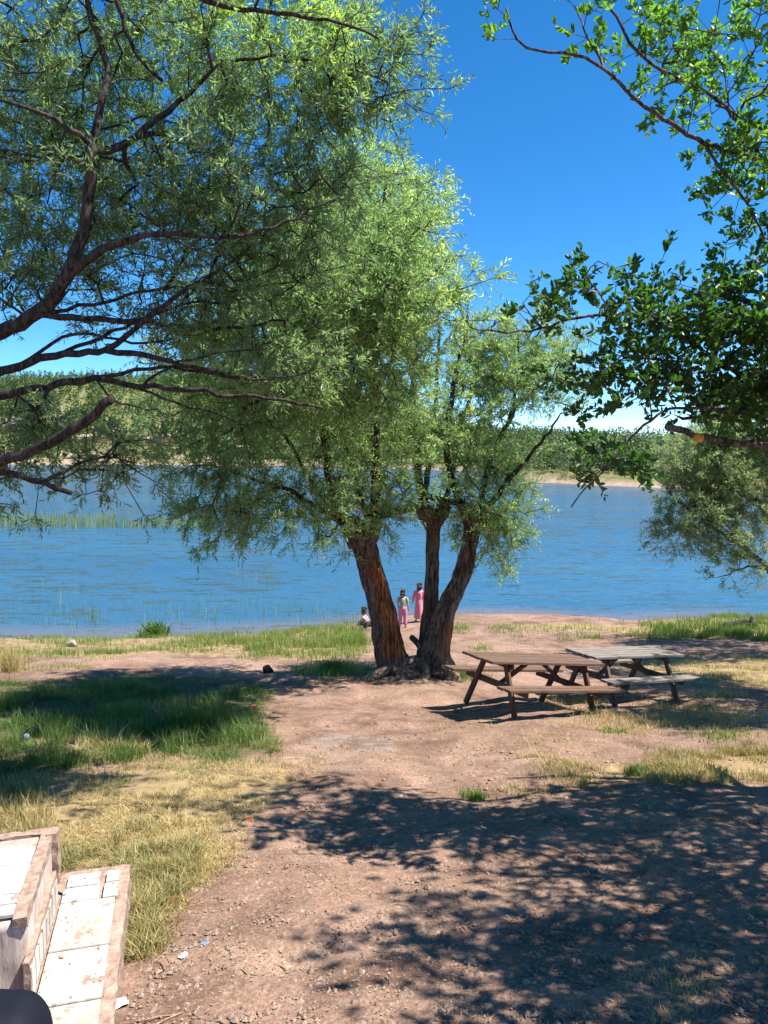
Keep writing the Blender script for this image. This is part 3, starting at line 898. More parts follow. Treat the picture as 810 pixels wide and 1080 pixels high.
q = crom(tr, .06); n = len(q)
tube(mb, q[:, :3], q[:, 3], 28, True, lambda n_, th: 1 + .07 * np.sin(5 * th[None] + np.arange(n_)[:, None] * .05) + .12 * (vnoise(np.arange(n_)[:, None] * .4 + 0 * th, th[None] * 4 + 0 * np.arange(n_)[:, None], 4) - .5))
mb.at['wood'] = []; mb.at['pale'] = []
sub(mb.build('trunk', M['bark']))
sk = Skel()
T1 = np.array([-4.95, 6.85, 6.4])
NL = [
    (np.vstack([T1, PX([(-60, 372, 6.8), (0, 351, 6.7), (40, 330, 6.6), (64, 300, 6.55), (80, 268, 6.5), (90, 235, 6.5), (95, 190, 6.5), (97, 155, 6.5)])]), .085, .04, .35),
    (PX([(97, 155, 6.5), (72, 135, 6.4), (45, 120, 6.3), (0, 106, 6.2)]), .024, .012, .2),
    (PX([(97, 155, 6.5), (106, 110, 6.6), (112, 70, 6.7), (92, 0, 6.8), (86, -60, 6.9)]), .032, .018, .2),
    (PX([(97, 160, 6.5), (132, 152, 6.6), (165, 125, 6.6), (200, 98, 6.6), (232, 64, 6.6)]), .030, .010, .2),
    (PX([(66, 299, 6.55), (88, 276, 6.5), (130, 256, 6.4), (170, 246, 6.3), (212, 250, 6.2), (242, 250, 6.2)]), .045, .012, .3),
    (np.vstack([T1, PX([(-70, 420, 6.9), (0, 392, 6.8), (60, 375, 6.7), (110, 370, 6.6), (132, 355, 6.6), (165, 330, 6.6), (202, 303, 6.6), (246, 276, 6.7)])]), .060, .012, .45),
    (PX([(110, 371, 6.6), (150, 374, 6.6), (190, 384, 6.5), (240, 396, 6.5), (290, 400, 6.5)]), .028, .010, .25),
    (np.vstack([T1, PX([(-80, 436, 6.5), (0, 417, 6.4), (50, 408, 6.4), (100, 400, 6.35), (150, 407, 6.3), (230, 415, 6.3), (290, 421, 6.3), (340, 430, 6.3)])]), .052, .010, .5),
    (PX([(40, 331, 6.6), (90, 336, 6.7), (160, 340, 6.8), (202, 346, 6.9), (250, 345, 7.0), (300, 338, 7.1)]), .032, .010, .3),
    (np.vstack([T1, PX([(-70, 512, 6.2), (0, 487, 6.0), (50, 467, 5.9), (90, 445, 5.85), (118, 418, 5.8)])]), .056, .036, .95),
    (PX([(-20, 492, 6.05), (12, 498, 6.1), (45, 510, 6.1), (74, 521, 6.1)]), .030, .020, .3),
    (PX([(45, 508, 6.1), (66, 497, 6.2), (80, 490, 6.25), (110, 482, 6.3), (140, 488, 6.3)]), .014, .006, .2),
    (np.vstack([T1, PX([(-130, 200, 7.0), (-60, 60, 7.0), (20, -60, 7.0), (105, -30, 6.8), (135, 40, 6.7), (147, 62, 6.7), (170, 85, 6.7)])]), .085, .014, .35),
    (PX([(20, -60, 7.0), (130, -40, 6.4), (215, 0, 6.2), (270, 12, 6.1), (345, 22, 6.0), (400, 40, 6.0)]), .040, .008, .4),
    (PX([(232, 64, 6.6), (300, 60, 6.6), (360, 70, 6.6), (410, 85, 6.6)]), .014, .006, .2),
    (PX([(60, 375, 6.7), (120, 350, 6.8), (190, 322, 6.9), (236, 318, 6.9)]), .016, .006, .3),
    (PX([(100, 400, 6.35), (170, 386, 6.5), (250, 398, 6.6), (325, 394, 6.7)]), .018, .006, .3),
    (PX([(45, 333, 6.6), (110, 318, 6.8), (180, 303, 6.9), (240, 306, 7.0)]), .015, .006, .3),
    (PX([(130, 406, 6.3), (200, 428, 6.5), (262, 450, 6.6)]), .013, .005, .4),
    (PX([(20, 385, 6.75), (80, 352, 6.9), (150, 362, 7.0), (200, 352, 7.0)]), .018, .006, .3),
    (PX([(150, 407, 6.3), (178, 388, 6.4), (230, 372, 6.5), (290, 366, 6.6)]), .014, .005, .3),
    (PX([(242, 250, 6.2), (300, 235, 6.3), (350, 210, 6.4)]), .014, .006, .2),
    (PX([(100, 400, 6.35), (125, 425, 6.2), (165, 432, 6.1), (178, 445, 6.1)]), .010, .005, .9),
]
for rows, r0, r1, free in NL: sk.limb(rows, r0, r1, True, free=free, step=.1, wob=.008)
BL = [
    (60, 60, 6.9, 110, 75, 1.0, 1.0), (190, 50, 6.7, 90, 70, 1.0, .65), (300, 40, 6.4, 80, 55, .9, .55), (370, 60, 6.4, 38, 52, .5, .32), (412, 105, 6.5, 14, 22, .3, .06), (425, 50, 6.3, 10, 22, .2, .05),
    (50, 210, 6.9, 80, 80, .9, .85), (170, 195, 6.8, 80, 70, .9, .8), (270, 170, 6.7, 80, 70, .9, .5), (350, 150, 6.6, 55, 65, .7, .42), (250, 270, 6.7, 70, 45, .8, .5), (330, 250, 6.7, 50, 60, .6, .30),
    (120, 300, 6.9, 70, 40, .7, .26), (220, 345, 6.8, 80, 36, .6, .42), (310, 385, 6.6, 50, 34, .5, .26), (20, 300, 6.8, 30, 40, .5, .2), (20, 440, 6.3, 40, 24, .4, .20), (80, 450, 6.2, 60, 26, .4, .10),
    (20, 500, 6.2, 30, 16, .3, .10), (130, 492, 6.3, 22, 20, .2, .11), (70, 505, 6.2, 16, 14, .2, .03), (-110, 100, 7.0, 110, 150, 1.4, 1.0), (-130, 300, 7.0, 80, 100, 1.2, .5), (60, -80, 6.9, 170, 50, 1.2, .4),
]
BL = [(a, b_, c + .45, e, f_, g, h) for a, b_, c, e, f_, g, h in BL]
sk.grow(blob_tips(BL, 2300, 5, .18), seg=.15, bend=.4, sag=.0)
sk.radii(.0042, 2.35)
mw = MB(); sk.tubes(mw); ml = MB()


def bias_near(p):
    b_ = np.zeros_like(p); b_[:, 2] = .2 - .3 * sstep(6.9, 6.0, p[:, 2]); return b_


p, d, L = shoots(sk, 5, .006, .45, .09, .27, 1.0, bias_near)
px_, py_ = proj(p[:, 0], p[:, 1], p[:, 2])
vb = .44 + .7 * (fbm(p[:, 0] * 2.4 + 7, p[:, 2] * 2.4 + p[:, 1], 305, 3) - .5) + .35 * sstep(100, 40, py_) * sstep(160, 220, px_) * sstep(400, 350, px_)
leafy(ml, mw, p, d, L, 10, .078, .0150, .15, vbase=vb, twig=.0016)
print('near willow leaves', len(p) * 11)
sub(mw.build('branches', M['bark_thin'])); sub(ml.build('crown', M['willow_near'], smooth=False))

# ------------------------------------------------------------------ broad-leaved tree on the right, trunk outside the picture
RD = 1.32
PX0 = PX
PX = lambda rows: PX0([(a, b_, c * RD) for a, b_, c in rows])
base = np.array([6.9, 7.4, 0]); base[2] = gz(base[0], base[1])
big = empty('broadleaf_tree', tuple(base), 'dark broad-leaved tree reaching in from the right edge', 'tree')
mb = MB()
tr = np.array([[6.9, 7.4, base[2] - .2, .30], [6.8, 7.4, base[2] + .8, .24], [6.5, 7.2, 5.2, .21], [6.1, 7.0, 6.4, .18], [5.9, 6.8, 7.8, .12]])
q = crom(tr, .06)
tube(mb, q[:, :3], q[:, 3], 24, True, lambda n_, th: 1 + .05 * np.sin(4 * th[None] + np.arange(n_)[:, None] * .04) + .1 * (vnoise(np.arange(n_)[:, None] * .4 + 0 * th, th[None] * 4 + 0 * np.arange(n_)[:, None], 4) - .5))
mb.at['wood'] = []; mb.at['pale'] = []
sub(mb.build('trunk', M['bark']))
sk = Skel()
A1 = np.array([6.0, 6.9, 7.1]); A2 = np.array([6.15, 7.0, 6.3]); A3 = np.array([5.9, 6.8, 7.8])
RL = [
    (np.vstack([A1, PX([(900, 235, 5.0), (810, 173, 4.9), (755, 155, 4.8), (725, 142, 4.75), (675, 107, 4.7), (637, 72, 4.7), (605, 57, 4.7), (570, 53, 4.7), (545, 42, 4.7), (533, 8, 4.7)])]), .040, .008, .55),
    (np.vstack([A3, PX([(870, 250, 5.0), (812, 176, 4.9), (785, 135, 4.9), (745, 97, 4.8), (700, 75, 4.8), (665, 45, 4.8), (640, 0, 4.8)])]), .034, .010, .5),
    (PX([(637, 72, 4.7), (620, 40, 4.8), (606, 5, 4.9)]), .012, .006, .4),
    (PX([(812, 140, 4.9), (785, 125, 4.9), (756, 110, 4.8)]), .014, .012, .4),
    (PX([(747, 158, 4.8), (770, 190, 4.7), (786, 212, 4.7), (804, 250, 4.7), (812, 300, 4.7)]), .016, .010, .3),
    (np.vstack([A2, PX([(900, 440, 4.8), (830, 420, 4.6), (780, 395, 4.5), (750, 376, 4.45), (725, 357, 4.4), (690, 340, 4.4), (650, 331, 4.35), (610, 335, 4.3), (570, 347, 4.3), (525, 350, 4.25), (495, 345, 4.2)])]), .036, .006, .55),
    (np.vstack([A2, PX([(880, 330, 4.6), (810, 322, 4.5), (780, 315, 4.45), (748, 308, 4.4)])]), .028, .020, .5),
    (np.vstack([A2, PX([(900, 450, 4.6), (810, 436, 4.4), (755, 432, 4.3), (705, 432, 4.25), (685, 444, 4.2), (660, 468, 4.1), (640, 492, 4.1), (620, 512, 4.1), (601, 534, 4.1)])]), .032, .005, .6),
    (np.vstack([A2, PX([(930, 500, 4.6), (860, 488, 4.5), (810, 471, 4.35), (770, 467, 4.3), (745, 462, 4.25), (722, 455, 4.25), (702, 450, 4.25)])]), .040, .024, .97),
    (np.vstack([A2, PX([(880, 500, 4.9), (830, 480, 4.8), (810, 464, 4.75), (785, 446, 4.7), (755, 440, 4.7), (720, 440, 4.7)])]), .034, .014, .5),
    (np.vstack([A2, PX([(850, 390, 4.8), (800, 385, 4.7), (752, 383, 4.6), (700, 380, 4.5), (660, 372, 4.4)])]), .018, .006, .4),
    (PX([(570, 347, 4.3), (560, 330, 4.3), (550, 318, 4.3)]), .007, .005, .2),
    (PX([(650, 331, 4.35), (635, 315, 4.3), (618, 290, 4.3), (632, 275, 4.3)]), .007, .004, .2),
    (np.vstack([A3, np.array([[5.6, 6.9, 8.6], [5.3, 7.0, 9.5], [5.0, 7.0, 10.2]])]), .09, .03, .2),
    (np.vstack([A3, np.array([[6.3, 7.6, 8.5], [6.5, 7.0, 9.2], [6.3, 6.6, 9.6]])]), .08, .03, .2),
    (np.vstack([A1, np.array([[5.7, 6.6, 7.4], [5.3, 6.4, 7.7], [4.9, 6.2, 7.8]])]), .07, .02, .3),
    (np.vstack([A1, np.array([[5.3, 5.8, 7.3], [4.6, 4.8, 7.5], [3.6, 4.1, 7.6]])]), .07, .02, .3),
]
for rows, r0, r1, free in RL: sk.limb(rows, r0, r1, True, free=free, step=.08, wob=.006)
BL = [(a, b_, c * RD, e, f_, g * RD, h) for a, b_, c, e, f_, g, h in [
    (770, 60, 4.9, 70, 55, .6, .75), (695, 50, 4.8, 46, 44, .4, .20), (625, 20, 4.8, 26, 26, .3, .10), (535, 18, 4.7, 8, 20, .15, .05), (792, 180, 4.8, 30, 60, .4, .6), (725, 112, 4.75, 36, 30, .3, .10), (795, 260, 4.7, 26, 34, .4, .2),
    (775, 345, 4.5, 52, 44, .5, 1.05), (700, 335, 4.4, 44, 34, .3, .42), (610, 320, 4.3, 46, 30, .25, .22), (570, 325, 4.3, 18, 20, .2, .06), (700, 395, 4.4, 62, 34, .3, .40), (640, 410, 4.3, 34, 26, .25, .20), (785, 415, 4.5, 44, 32, .4, .9),
    (655, 470, 4.1, 24, 18, .12, .07), (618, 505, 4.1, 16, 16, .1, .05), (640, 495, 4.1, 16, 12, .1, .03),
]]
tips = blob_tips(BL, 860, 3, .13)
off = []                              # the crown outside the picture on the right: it throws the dappled shade on the path
for c, s, n in [((4.3, 4.7, 7.7), (1.1, .8, .8), 400), ((4.5, 6.0, 7.6), (1.0, .8, .7), 400), ((4.4, 5.4, 8.8), (.9, .8, .7), 160), ((3.7, 3.8, 7.6), (.9, .6, .7), 400), ((5.3, 6.3, 8.8), (1.0, .8, .8), 180), ((5.6, 4.8, 8.0), (.9, 1.0, 1.0), 180), ((3.1, 3.2, 7.8), (.7, .5, .6), 190), ((6.2, 6.3, 9.4), (1.0, .8, .8), 140), ((5.0, 3.7, 7.4), (.8, .8, .7), 160), ((3.5, 4.1, 9.2), (.8, .7, .6), 160)]:
    n //= 5
    q_ = unit(rng.normal(size=(n, 3))) * rng.uniform(.1, 1, (n, 1)) ** .45
    cc = np.array(c) + q_ * np.array(s)
    off.append(np.repeat(cc, 5, 0) + rng.normal(0, .16, (n * 5, 3)))
off = np.concatenate(off)
ox, oy = proj(off[:, 0], off[:, 1], off[:, 2])
off = off[(ox > 826) | (oy < -16)]
sk.grow(np.concatenate([tips, off]), seg=.12, bend=.4, sag=.05)
sk.radii(.0030, 2.35)
mw = MB(); sk.tubes(mw); ml = MB()


def bias_r(p):
    b_ = np.zeros_like(p); b_[:, 2] = .45; return b_


p, d, L = shoots(sk, 2, .0048, .10, .07, .22, .9, bias_r)
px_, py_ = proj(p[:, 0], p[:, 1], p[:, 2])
leafy(ml, mw, p, d, L, 7, .068, .036, .1, broad=True, vbase=.22 + .58 * sstep(330, 150, py_), twig=.0016, out=1.0)  # light painted into the leaves: low ones dark as in silhouette, top bright
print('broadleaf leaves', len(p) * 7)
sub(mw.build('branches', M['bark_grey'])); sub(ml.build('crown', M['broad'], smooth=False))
# the bare patch on the cut limb
a, b_ = P(732, 460.5, 4.225 * RD), P(740, 462.5, 4.235 * RD)
mb = MB(); tube(mb, [a, (a + b_) / 2, b_], [.028, .032, .028], 12)
o = sub(mb.build('bare_wood_patch', M['pole_orange'])); o['label'] = 'small orange bare patch on the sawn limb'
PX = PX0


# ------------------------------------------------------------------ willows on the right by the shore
def side_willow(basep, rows, blobs, label, ntips, leaf_n=10, ll=.11, group=None, seed=0, tr=.2, mt='willow_grey', tipr=.0042):
    global big
    base = np.array([basep[0], basep[1], 0.]); base[2] = gz(base[0], base[1])
    big = empty('willow_tree', tuple(base), label, 'tree', group)
    big['_b'] = 0; del big['_b']

    def sb(o): o.parent = big; o.matrix_parent_inverse = Matrix.Translation(-Vector(base)); return o
    sk = Skel()
    top = base + np.array([-.2, 0, 1.5])
    mb = MB(); q = crom(np.array([[*(base - [0, 0, .2]), tr * 1.3], [*(base + [-.05, 0, .6]), tr], [*top, tr * .85]]), .06)
    tube(mb, q[:, :3], q[:, 3], 20, True, lambda n_, th: 1 + .08 * np.sin(4 * th[None] + np.arange(n_)[:, None] * .06) + .14 * (vnoise(np.arange(n_)[:, None] * .4 + 0 * th, th[None] * 4 + 0 * np.arange(n_)[:, None], 4) - .5))
    mb.at['wood'] = []; mb.at['pale'] = []
    sb(mb.build('trunk', M['bark']))
    for r_, r0, r1 in rows: sk.limb(np.vstack([top, r_]), r0, r1, True, free=.25)
    sk.grow(blob_tips(blobs, ntips, 6, .24), seg=.24, bend=.4)
    sk.radii(tipr, 2.3)
    mw = MB(); sk.tubes(mw); ml = MB()
    p, d, L = shoots(sk, 5, .010, .4, .14, .36, 1.0, lambda p: np.tile([0, 0, .3], (len(p), 1)))
    leafy(ml, mw, p, d, L, leaf_n, ll, .021, .15, vbase=.66 + .8 * (fbm(p[:, 0] * 1.2, p[:, 2] * 1.2 + p[:, 1], 311, 3) - .5))
    sb(mw.build('branches', M['bark_thin'])); sb(ml.build('crown', M[mt], smooth=False))


D1 = 17.5
side_willow(P(838, 690, D1)[:2], [
    (PX([(800, 590, 17.5), (770, 568, 17.3), (735, 545, 17.0), (705, 520, 16.8)]), .08, .02),
    (PX([(815, 560, 17.5), (790, 520, 17.4), (760, 490, 17.2), (735, 475, 17.0)]), .09, .02),
    (PX([(830, 540, 17.5), (815, 490, 17.6), (800, 440, 17.8), (790, 410, 18.0)]), .09, .02),
    (PX([(860, 540, 17.5), (880, 480, 17.6), (890, 420, 17.8)]), .09, .02),
    (PX([(805, 600, 17.5), (780, 600, 17.2), (765, 608, 17.0)]), .04, .012)],
    [(745, 490, 17.0, 42, 40, 1.0, .8), (790, 450, 17.6, 46, 44, 1.2, .8), (722, 535, 16.9, 26, 44, .8, .42), (765, 555, 17.0, 40, 36, .9, .5), (785, 600, 17.1, 18, 12, .4, .06), (800, 510, 17.4, 34, 40, 1.0, .5), (890, 410, 19.0, 80, 75, 2.2, 1.8), (915, 400, 21.0, 90, 80, 1.6, 1.4), (850, 400, 17.8, 50, 40, 1.4, .5)],
    'grey green willow at the right edge leaning over the water', 2500)
# a willow wholly to the right of the picture: its shade falls round the tables
side_willow((8.3, 12.4), [
    (np.array([[7.8, 12.2, 5.0], [7.7, 12.0, 7.0], [7.6, 11.4, 8.4]]), .09, .02), (np.array([[8.4, 12.9, 5.2], [8.6, 13.6, 7.2], [8.5, 14.2, 9.0]]), .10, .02),
    (np.array([[8.1, 12.2, 5.4], [7.9, 12.1, 7.4], [7.9, 12.0, 9.4]]), .10, .02), (np.array([[8.9, 12.0, 5.2], [9.6, 11.6, 7.0]]), .08, .02)],
    [(P(0, 0, 1)[0] * 0 + 0, 0, 1, 0, 0, 0, 0.0001)][:0] + [(405 + (x - 0) / y * F, 470 - (z - 6.3) / y * F, y, rx / y * F, rz / y * F, ry, w) for x, y, z, rx, ry, rz, w in
     [(7.9, 10.4, 8.3, 1.1, 1.1, .8, 1.2), (9.1, 13.0, 8.6, 1.1, 1.2, 1.1, 1.0), (8.8, 14.2, 8.4, 1.2, 1.2, 1.1, .9), (8.6, 11.4, 6.6, .8, 1.0, .7, .5), (9.6, 12.0, 7.6, 1.1, 1.3, 1.0, .5)]],
    'tall willow beside the picnic tables, outside the right edge', 1500, tr=.16, mt='willow')


# ------------------------------------------------------------------ grasses
def blades(mb, x, y, h, w, lean=.35, v=.5, vs=.2, zoff=-.01):
    n = len(x); z = gz(x, y) + zoff
    a = rng.uniform(0, 2 * PI, n); b_ = rng.uniform(0, 2 * PI, n)
    ln_ = np.abs(rng.normal(0, lean, n)) * h
    ox = np.cos(a) * ln_; oy = np.sin(a) * ln_; wx_ = np.cos(b_) * w * .5; wy_ = np.sin(b_) * w * .5
    hh = h * rng.uniform(.55, 1.2, n)
    B = np.stack([x, y, z], -1); W = np.stack([wx_, wy_, 0 * wx_], -1)
    Mi = B + np.stack([ox * .3, oy * .3, hh * .55], -1); T = B + np.stack([ox, oy, hh], -1)
    V = np.stack([B - W, B + W, Mi + W * .75, Mi - W * .75, T], 1).reshape(-1, 3)
    i = np.arange(n)[:, None] * 5
    vv = np.clip(v + rng.normal(0, vs, n), 0, 1)
    mb.add(V, [i + np.array([[0, 1, 2, 3]]), i + np.array([[3, 2, 4]])], v=np.repeat(vv, 5))


def sample(poly, n, clump=None, thr=.5, seed=0):
    po = np.array(poly, float); x0, y0 = po.min(0); x1, y1 = po.max(0)
    px = rng.uniform(x0, x1, n * 4); py = rng.uniform(y0, y1, n * 4)
    jx = rng.normal(0, 9, n * 4) + 34 * (fbm(px * .03, py * .06, 33, 3) - .5); sj = np.clip((py - 620) / 110, .25, 1.6); jy = rng.normal(0, 3.0, n * 4) * sj + 18 * sj * (fbm(px * .03, py * .06, 34, 3) - .5)
    k = inpoly(px + jx, py + jy, poly); px = px[k]; py = py[k]
    x, y = G(px, py)
    # refine for the bumps of the real ground
    for _ in range(3):
        z = gz(x, y); qx, qy = proj(x, y, z); dx, dy = G(px + (px - qx), py + (py - qy)); x = dx; y = dy
    ok = (y > 1) & (y < 32)
    x, y = x[ok], y[ok]
    if clump:
        f = fbm(x * clump, y * clump, 90 + seed, 3); kk = rng.uniform(0, 1, len(x)) < sstep(thr - .14, thr + .10, f); x, y = x[kk], y[kk]
    return x[:n], y[:n]


mg = MB()
x, y = sample(GREEN, 50000, 1.9, .49, 1); f = fbm(x * .9, y * .9, 7, 3)
f2 = fbm(x * 2.3, y * 2.3, 17, 3); blades(mg, x, y, .05 + .12 * f * f2 * 1.7, .007, .65, .24 + .75 * sstep(.46, .68, f2), .24)
x, y = sample([(-40, 725), (120, 722), (240, 745), (300, 792), (180, 800), (0, 820)], 6000, 2.5, .58, 2)
blades(mg, x, y, .25, .007, .6, .42, .25)
tag(mg.build('green_grass', M['grass_green'], smooth=False), 'tall green grass in the willow shade at left', 'grass', kind='stuff')
mg = MB()
x, y = sample(DRY, 36000, 2.6, .52, 3); f = fbm(x * .8, y * .8, 8, 3)
blades(mg, x, y, .02 + .058 * f, .006, 1.2, .68 - .55 * sstep(.53, .66, f), .2)
x, y = sample([(120, 880), (170, 870), (215, 905), (170, 960), (160, 1005), (126, 1010), (120, 940)], 7000, 3, .44, 4)
blades(mg, x, y, .11, .006, .8, .30, .32)
x, y = sample([(-60, 825), (40, 820), (60, 900), (0, 900), (-60, 890)], 4000, 3, .45, 5); blades(mg, x, y, .13, .006, .5, .45, .3)
x, y = sample([(80, 778), (140, 770), (160, 795), (80, 800)], 1200, 3, .5, 5); blades(mg, x, y, .12, .007, .8, .6, .3)
x, y = sample(STRIP, 22000, 1.4, .42, 6); blades(mg, x, y, .09, .006, .6, .42, .25)
x, y = sample(STRIP2, 15000, 1.2, .44, 7); blades(mg, x, y, .10, .007, .6, .55, .22)
x, y = sample([(330, 790), (480, 770), (720, 745), (810, 740), (810, 800), (690, 800), (560, 830), (350, 840)], 9000, 1.1, .58, 8); blades(mg, x, y, .05, .006, .9, .8, .15)
x, y = sample([(560, 740), (760, 730), (830, 760), (640, 775)], 4000, 1.6, .5, 9); blades(mg, x, y, .10, .007, .7, .6, .25)
x, y = sample([(640, 1020), (830, 1000), (830, 1090), (700, 1090)], 700, 3, .58, 9); blades(mg, x, y, .045, .004, 1.1, .8, .2)
tag(mg.build('dry_grass', M['grass_dry'], smooth=False), 'short straw yellow grass on the dry earth', 'grass', kind='stuff')
mg = MB()
x, y = sample(SHORE_L, 18000, 1.1, .53, 10); blades(mg, x, y, .17, .012, .4, .5, .25)
x, y = sample([(-200, 690), (100, 689), (140, 696), (60, 708), (-200, 706)], 2500, 1, .5, 11); blades(mg, x, y, .12, .01, .6, .85, .15)
x, y = sample([(200, 662), (372, 657), (385, 682), (250, 688), (200, 680)], 7000, 1.2, .50, 12); blades(mg, x, y, .25, .012, .35, .42, .25)
x, y = sample(SHORE_R, 13000, .9, .46, 13); blades(mg, x, y, .15, .012, .35, .30, .22)
x, y = sample([(672, 661), (745, 655), (830, 650), (830, 668), (690, 668)], 6000, 1.2, .42, 14); blades(mg, x, y, .27, .014, .35, .22, .2)
for (cx, cy, n, s, h, v) in [(527, 671, 500, 9, .12, .5), (486, 671, 500, 8, .14, .4), (508, 684, 300, 6, .10, .5), (372, 680, 900, 8, .34, .3), (500, 838, 260, 7, .07, .3), (674, 823, 300, 6, .10, .15), (488, 716, 700, 12, .18, .3), (350, 712, 900, 22, .22, .35), (645, 775, 200, 10, .07, .3), (760, 780, 300, 16, .08, .35)]:
    gx_, gy_ = G(rng.normal(cx, s, n), rng.normal(cy, s * .22, n)); blades(mg, gx_, gy_, h, .010, .5, v, .2)
tag(mg.build('shore_grass', M['grass_shore'], smooth=False), 'fresh green and yellow grass along the water edge', 'grass', kind='stuff')

# reeds standing in the lake
mg = MB()
for poly, n, h in [([(-60, 543), (110, 545), (122, 556), (-60, 558)], 1500, .95), ([(160, 548), (218, 548), (222, 557), (160, 557)], 420, .95), ([(118, 550), (165, 550), (165, 557), (118, 557)], 160, .9)]:
    po = np.array(poly); px = rng.uniform(po[:, 0].min(), po[:, 0].max(), n); py = rng.uniform(po[:, 1].min() + 3, po[:, 1].max(), n)
    u = (px - 405) / F; v = (540 - py) / F; t = -6.3 / (-SP + v * CP); x, y = u * t, (CP + v * SP) * t
    gz_keep = gz; gz = lambda a, b: np.zeros_like(a) - .1
    blades(mg, x, y, h, .035, .12, .5, .22); gz = gz_keep
tag(mg.build('reeds', M['reed'], smooth=False), 'pale green reed bed standing in the lake at left', 'reeds', kind='stuff')
mg = MB()
for cx, cy, sx, sy, n, h in [(110, 655, 150, 8, 420, .55), (60, 630, 40, 12, 40, .7), (270, 612, 18, 5, 60, .6), (285, 610, 6, 3, 50, .5), (245, 640, 60, 6, 140, .45), (330, 650, 30, 5, 120, .5), (64, 640, 2, 2, 10, .9), (98, 655, 4, 2, 30, .7), (190, 632, 40, 6, 40, .4), (450, 640, 60, 6, 20, .3)]:
    px = rng.normal(cx, sx, n); py = np.clip(rng.normal(cy, sy, n), 590, 668)
    u = (px - 405) / F; v = (540 - py) / F; t = -6.3 / (-SP + v * CP); x, y = u * t, (CP + v * SP) * t
    gz = lambda a, b: np.maximum(gz_keep(a, b), -.1)
    blades(mg, x, y, h, .014, .12, .55, .3); gz = gz_keep
tag(mg.build('water_stems', M['reed'], smooth=False), 'thin scattered stems rising from the shallows', 'reeds', kind='stuff')

# loose gravel, straw and dead leaves on the path
DIRT = [(130, 1095), (140, 1000), (240, 900), (340, 820), (300, 790), (300, 730), (400, 715), (470, 740), (640, 770), (840, 740), (840, 1095)]
mg = MB(); n = 15000
x, y = sample(DIRT, n); x2, y2 = sample([(-100, 698), (400, 694), (560, 682), (840, 672), (840, 690), (500, 700), (390, 712), (-100, 716)], 2500); x = np.concatenate([x, x2]); y = np.concatenate([y, y2])
n = len(x); s = .0045 * rng.lognormal(0, .62, n); s = np.clip(s, .003, .017) * (1 + .05 * y)
oc = np.array([[1, 0, 0], [-1, 0, 0], [0, 1, 0], [0, -1, 0], [0, 0, .7], [0, 0, -.7]], float)
a = rng.uniform(0, 2 * PI, n); ca, sa = np.cos(a), np.sin(a)
V = oc[None] * s[:, None, None] * rng.uniform(.6, 1.3, (n, 6, 1)) * rng.uniform(.7, 1.4, (n, 1, 3))
V = np.stack([V[..., 0] * ca[:, None] - V[..., 1] * sa[:, None], V[..., 0] * sa[:, None] + V[..., 1] * ca[:, None], V[..., 2]], -1)
V += np.stack([x, y, gz(x, y) + s * .2], -1)[:, None]
of = np.array([[0, 2, 4], [2, 1, 4], [1, 3, 4], [3, 0, 4], [2, 0, 5], [1, 2, 5], [3, 1, 5], [0, 3, 5]])
mg.add(V.reshape(-1, 3), (np.arange(n)[:, None, None] * 6 + of[None]).reshape(-1, 3))
tag(mg.build('gravel', M['pebble'], smooth=False), 'loose small stones scattered over the dirt', 'gravel', kind='stuff')
mg = MB(); x, y = sample(DIRT, 2200); n = len(x)
c = np.stack([x, y, gz(x, y) + .008], -1); a = rng.uniform(0, 2 * PI, n); l = .006 * rng.lognormal(.3, .6, n); dv = np.stack([np.cos(a) * l, np.sin(a) * l, rng.normal(0, .15, n) * l], -1); sd = np.stack([-np.sin(a), np.cos(a), 0 * a], -1) * (rng.uniform(.0012, .006, n) * (l < .025) + .0015)[:, None]
V = np.stack([c - dv, c + sd, c + dv, c - sd], 1).reshape(-1, 3)
mg.add(V, np.arange(4 * n).reshape(-1, 4), v=np.repeat(rng.uniform(.3, 1, n), 4))
n = 60; lx = rng.uniform(.03, .38, n); ly = rng.uniform(-.3, 1.05, n) ; ca_, sa_ = math.cos(R(15)), math.sin(R(15))
c = np.stack([-1.68 + lx * ca_ - ly * sa_, 3.42 + lx * sa_ + ly * ca_, np.full(n, 3.62 + .100)], -1); a = rng.uniform(0, 2 * PI, n); l = .005 * rng.lognormal(.3, .6, n)
dv = np.stack([np.cos(a) * l, np.sin(a) * l, .1 * l], -1); sd = np.stack([-np.sin(a) * l * .4, np.cos(a) * l * .4, 0 * a], -1)
mg.add(np.stack([c - dv, c + sd, c + dv, c - sd], 1).reshape(-1, 3), np.arange(4 * n).reshape(-1, 4), v=np.repeat(rng.uniform(0, .5, n), 4))
for k in range(70):
    cx_, cy_ = float(rng.uniform(150, 800)), float(rng.uniform(760, 1075)); x_, y_ = G(cx_, cy_); a_ = rng.uniform(0, 2 * PI); l_ = rng.uniform(.05, .22)
    pts_ = np.array([(x_ + math.cos(a_ + b2 * .3) * l_ * t_, y_ + math.sin(a_ + b2 * .3) * l_ * t_, 0) for t_, b2 in zip((-.5, -.1, .2, .5), rng.normal(0, 1, 4))])
    pts_[:, 2] = gz(pts_[:, 0], pts_[:, 1]) + .008
    tube(mg, pts_, [.004, .0035, .003, .002], 5, v=.1)
tag(mg.build('leaf_litter', M['litter'], smooth=False), 'dead leaves and straw bits strewn over the path', 'litter', kind='stuff')


